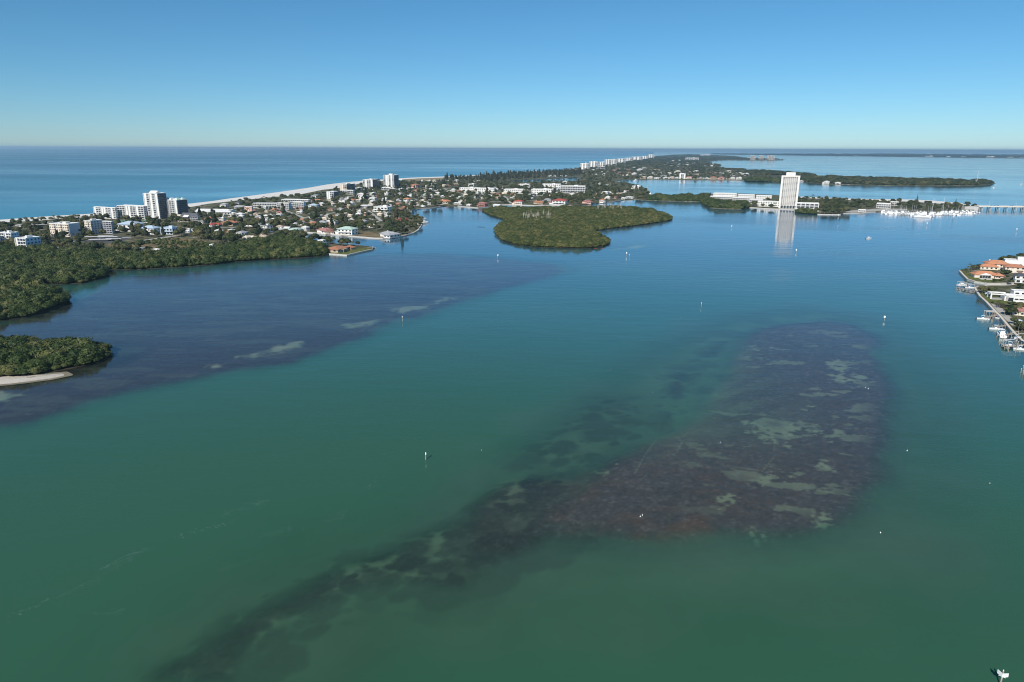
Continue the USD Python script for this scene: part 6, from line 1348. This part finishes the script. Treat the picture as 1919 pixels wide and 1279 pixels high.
mass("woodland", so[AZ[so] == 3], OAKM, M["oak"], "dark trees crowding the causeway shore")
mass("woodland", so[AZ[so] == 4], OAKM, M["oak"], "trees filling the island of the slab tower")
mass("woodland", stuff["casu"], CASM, M["pine"], "tall dark pines massed behind the wild beach")
mass("palm_grove", stuff["palm"], PALM_M, M["palm"], "palms scattered through the farther blocks of the town")
# low far woods of the mainland and the far part of the long key
xs = rt.uniform(1330, 1990, 900); ys = 284.6 + (xs - 1330) / 600 * 10.4 * rt.uniform(0.25, 1.0, 900) + .3
FW_ = gp(xs, ys, 3.0); okm = shapely.contains(mainland, shapely.points(FW_)); FW_ = FW_[okm]
nn = len(FW_); s = rt.uniform(1.6, 3.4, nn)
instancer("woodland", "blue-hazed woods of the mainland along the horizon", OAKM, FW_, np.full(nn, 2.5), rt.uniform(0, 6.28, nn), np.c_[s * 9, s * 9, s * .7], rt.integers(0, 4, nn), M["oak"])
for k, (x, w_, h_) in enumerate(((1646, 14, 1.8), (1742, 18, 2.0), (1777, 8, 2.0), (1806, 9, 1.8), (1856, 15, 3), (1893, 11, 1.7), (1916, 9, 1.7), (1604, 8, 1.6))):
    y = 287.6 + (x - 1500) * .0175; m = mpp(x, y); p = gp(x, y, 3.0)
    t = thing("shore_building", f"far white building on the mainland shore, number {k + 1} from the far spit" if False else ["far white building on the mainland shore, wide one before the narrow key's middle", "far long white building on the mainland above the clubhouse", "small far white building on the mainland right of the long one", "small far white building on the mainland above the tall pine", "brightest far white building on the mainland above the narrow key's tip", "flat far white building on the mainland shore above the bridge", "last far white building on the mainland, at the picture edge", "first far white building on the mainland, nearest the far spit"][k], "building", (p[0], p[1], 3), -math.atan2(p[0], p[1]))
    Wm = w_ * m * .8; Hm = h_ * m * .55
    part(t, "wall", cat([box(0, 0, -1, Wm, 40, Hm + 1), box(Wm * .2, 0, Hm, Wm * .3, 30, Hm * .35)]), WALL["white"])
    for f in range(3): part(t, "glazing", box(0, -20.1, Hm * (.12 + .3 * f), Wm * .9, .4, Hm * .14), SHADE)
    part(t, "roof", box(0, 0, Hm + .02, Wm * .66, 42, .5), ROOF["white"])
# the big trees one can point at
def tree(ref, x, y, s, name, label, cat_, sz=None, z=LAND_Z):
    p = gp(x, y, z); thing(name, label, cat_, (p[0], p[1], z - .05), float(rt.uniform(0, 6.28)), (s, s, sz or s), ref=ref)
tree(NORFOLKS[0], 1716, 390, 1.75, "norfolk_pine", "tall pointed pine rising above the marina", "pine tree"); tree(NORFOLKS[0], 1789, 391, 1.3, "norfolk_pine", "smaller pointed pine nearer the bridge", "pine tree")
tree(NORFOLKS[0], 413, 444, 1.0, "norfolk_pine", "dark pointed pine in the trees before the tiled-roof compound", "pine tree"); tree(NORFOLKS[0], 213, 433, 1.3, "norfolk_pine", "dark pointed pine at the end of the grey-ended blocks", "pine tree"); tree(NORFOLKS[0], 323, 415, .95, "norfolk_pine", "dark pointed pine beside the dark-roofed condominium", "pine tree")
for k, (x, y, s, lab) in enumerate(((1318, 371, 1.35, "tall dark wispy pine at the terraced wing's corner, the higher one"), (1330, 371, 1.15, "wispy pine at the terraced wing's corner, the lower one"), (838, 336, 2.0, "huge dark beach pine standing out against the gulf, seaward one"), (848, 336.5, 2.1, "huge dark beach pine standing out against the gulf, inland one"), (912, 326, 1.5, "lone wispy pine at the seaward end of the pine wood"))):
    tree(CASUS[k % 3], x, y, s, "beach_pine", lab, "pine tree")
for k, (x, y, s, lab) in enumerate(((1374, 387.5, 1.6, "big round dark tree on the shore before the terraced wing"), (1393, 388, 1.5, "second big round tree on the shore before the terraced wing"), (1446, 388.5, 1.25, "round clipped tree beside the slab tower"), (1352, 387, 1.2, "smaller round tree at the shore end of the terraced wing"), (1545, 398.5, 1.7, "big bare-trunked olive tree behind the marina sea wall, first of three"), (1560, 399, 1.8, "big olive tree behind the marina sea wall, middle of three"), (1585, 397, 1.6, "big dark olive tree behind the marina sea wall, last of three"), (1530, 396.5, 1.2, "bushy tree between the white wing and the big olive trees"), (888, 381, 1.6, "big dark tree behind the cove beside the dusty red house"), (770, 391, 1.6, "big dark tree over the inner corner of the cove"), (943, 378, 1.7, "big dark tree between the boathouse and the red-roofed mansion"), (590, 413, 1.8, "big dark spreading tree behind the orange-roofed canal houses"), (148, 440, 1.5, "broad bright green tree in front of the grey-ended block"), (120, 446, 1.5, "broad bright green tree on the seaward side of the grey-ended block"), (642, 457, 1.1, "round light green tree behind the grassy point's house"), (375, 447, 1.7, "broad brownish tree before the tiled-roof compound"), (395, 444, 1.6, "tall grey-green tree before the tiled-roof compound"), (262, 466, 1.5, "round grey-brown thicket tree in the dry scrub"))):
    tree(OAKS[k % 4], x, y, s, "broadleaf_tree", lab, "tree", s * .85)
# gardens at the right edge
for k, (x, y, s, lab) in enumerate(((1809, 513, .75, "bare-trunked palm at the tip of the lawn, first of four"), (1813, 512, .8, "bare-trunked palm on the lawn tip, second of four"), (1816.5, 511, .85, "bare-trunked palm on the lawn tip, third of four"), (1819.5, 510, .85, "bare-trunked palm on the lawn tip, last of four"), (1868, 577, .6, "small palm at the garden bed, nearer the sea wall"), (1872, 577, .6, "small palm at the garden bed, nearer the house"), (1882, 591, .8, "palm on the pale terrace behind the sea wall"), (1908, 621, .8, "palm behind the lower docks"), (1905, 603, .7, "palm beside the blue-grey canopy"), (1845, 530, .5, "young palm on the villa lawn"), (1912, 492, .9, "palm beside the stark white villa"))):
    tree(PALMS[k % 3], x, y, s, "palm_tree", lab, "palm tree", z=BK)
for k, (x, y, s, sz, lab) in enumerate(((1884, 519, 1.15, 1.0, "round dark tree between the orange villas and the lawn"), (1834, 503, .8, .6, "dark hedge-like tree behind the lawn's palms"), (1826, 505, .7, .55, "dark low tree behind the four lawn palms"), (1880, 492, 1.0, .8, "dark tree against the water behind the big orange roof"), (1892, 489, 1.1, .9, "bushy tree behind the stark white villa"), (1913, 487, 1.2, 1.0, "dark tree in the top corner of the right shore"), (1841, 549, .8, .75, "yellow-green tree on the corner of the inlet"), (1858, 549, .75, .65, "brownish garden tree before the modern house"), (1897, 575, .9, .6, "dense hedge tree in front of the modern house"), (1912, 577, .9, .6, "second dense hedge tree in front of the modern house"), (1893, 591, .95, .8, "dark round tree above the pale terrace"), (1908, 588, .8, .7, "olive tree behind the pale terrace"), (1900, 607, .7, .6, "bushy tree behind the middle docks"), (1915, 620, .8, .7, "bushy tree behind the lower docks"), (1912, 540, .6, .5, "small tree beside the modern white house's road"), (1894, 532, .55, .45, "small olive tree between the two modern houses"), (1863, 529, .5, .45, "low bush-like tree beside the villa's porch"), (1878, 527, .55, .45, "low dark tree beside the villa's garage"))):
    tree(OAKS[k % 4], x, y, s, "broadleaf_tree", lab, "tree", sz, BK)
BUSHK = kind_class("bush"); part(BUSHK, "foliage", bush(5), M["oak"]); part(BUSHK, "stem", trunk(1.0, .12, .05), M["bark"])
for k in range(46):
    x, y = rt.uniform(1830, 1918), rt.uniform(500, 640)
    p = gp(x, y, BK); q = Point(*p)
    if not bird_key.buffer(-3).contains(q) or feet.contains(q): continue
    s = float(rt.uniform(.6, 1.2)); thing("bush", "low green bush in the gardens of the right shore", "bush", (p[0], p[1], BK), 0, (s, s, s), "bushes in the right shore's gardens", ref=BUSHK)
# thin brown scrub of the clearing
SCR = poly([(196, 459), (260, 452), (330, 445), (372, 450), (415, 458), (420, 468), (380, 474), (300, 474), (230, 470)]).buffer(-2).difference(feet)
Ps = fill(SCR, 6.5, rt); Ps = Ps[fb(Ps, 1 / 30.0, 66, 3) > .46]; ns = len(Ps); ss = rt.uniform(.5, 1.5, ns)
instancer("scrub_thicket", "low brownish scrub growing over the dry clearing", [bush(6), bush(7)], Ps, np.full(ns, LAND_Z), rt.uniform(0, 6, ns), np.c_[ss, ss, ss * .9], rt.integers(0, 2, ns), M["mangrove"])
# beach scrub and dead grey snags
for k in range(40):
    x = rt.uniform(35, 180); y = 413 - (x - 35) * .058 + rt.uniform(-2.5, 3)
    p = gp(x, y, Z1); s = float(rt.uniform(.8, 2.0)); thing("bush", "dark bush on the sand between the beach and the pale car park", "bush", (p[0], p[1], Z1), 0, (s, s, s), "bushes on the gulf beach", ref=BUSHK)
def snag(seed, h):
    rng = np.random.default_rng(seed)
    L = [(rng.uniform(-1.6, 1.6), rng.uniform(-1.6, 1.6), h * rng.uniform(.75, 1.1)) for _ in range(4)]
    return trunk(h, .28, .1, rng.uniform(-.6, .6, 2)), trunk(h * .8, .14, .08, rng.uniform(-.4, .4, 2), [(q, .05) for q in L])
SN = []
for k in range(3):
    a, b = snag(70 + k, 8.5 + k); p = kind_class(f"dead_tree_{k}"); part(p, "trunk", a, M["deadwood"]); part(p, "branch", b, M["deadwood"]); SN.append(p)
for k in range(46):
    x, y = ((rt.uniform(978, 1032), rt.uniform(405, 415)) if k < 26 else (rt.uniform(1115, 1165), rt.uniform(389, 395)))
    p = gp(x, y); s = float(rt.uniform(1.15, 1.6)) * (1.0 if k < 26 else .95)
    thing("dead_tree", "bleached bare snag standing above the island's mangroves, near its seaward end" if k < 26 else "bleached bare snag standing at the island's back edge by the pink villas", "dead tree", (p[0], p[1], .2), float(rt.uniform(0, 6)), (s, s, s), "dead trees at the island's seaward end" if k < 26 else "dead trees at the island's back edge", ref=SN[k % 3])
# ------------------------------------------------------------------ the air
HAZE_DENSITY = 4.2e-5
haze_mat = usdkit.material(stage, "/World/Looks/haze_air", {"v": ("principled_volume", {"color": (0.62, 0.85, 1.0), "density": HAZE_DENSITY, "anisotropy": 0.3})}, surface=None, volume="v.volume")
hz = trimesh.creation.box([130000, 130000, 160.0]); hz.apply_translation([0, 0, 160.0 / 2 - 8.0])
top_mesh("haze", hz, haze_mat, "thin blue sea haze that pales the distance", kind="stuff")
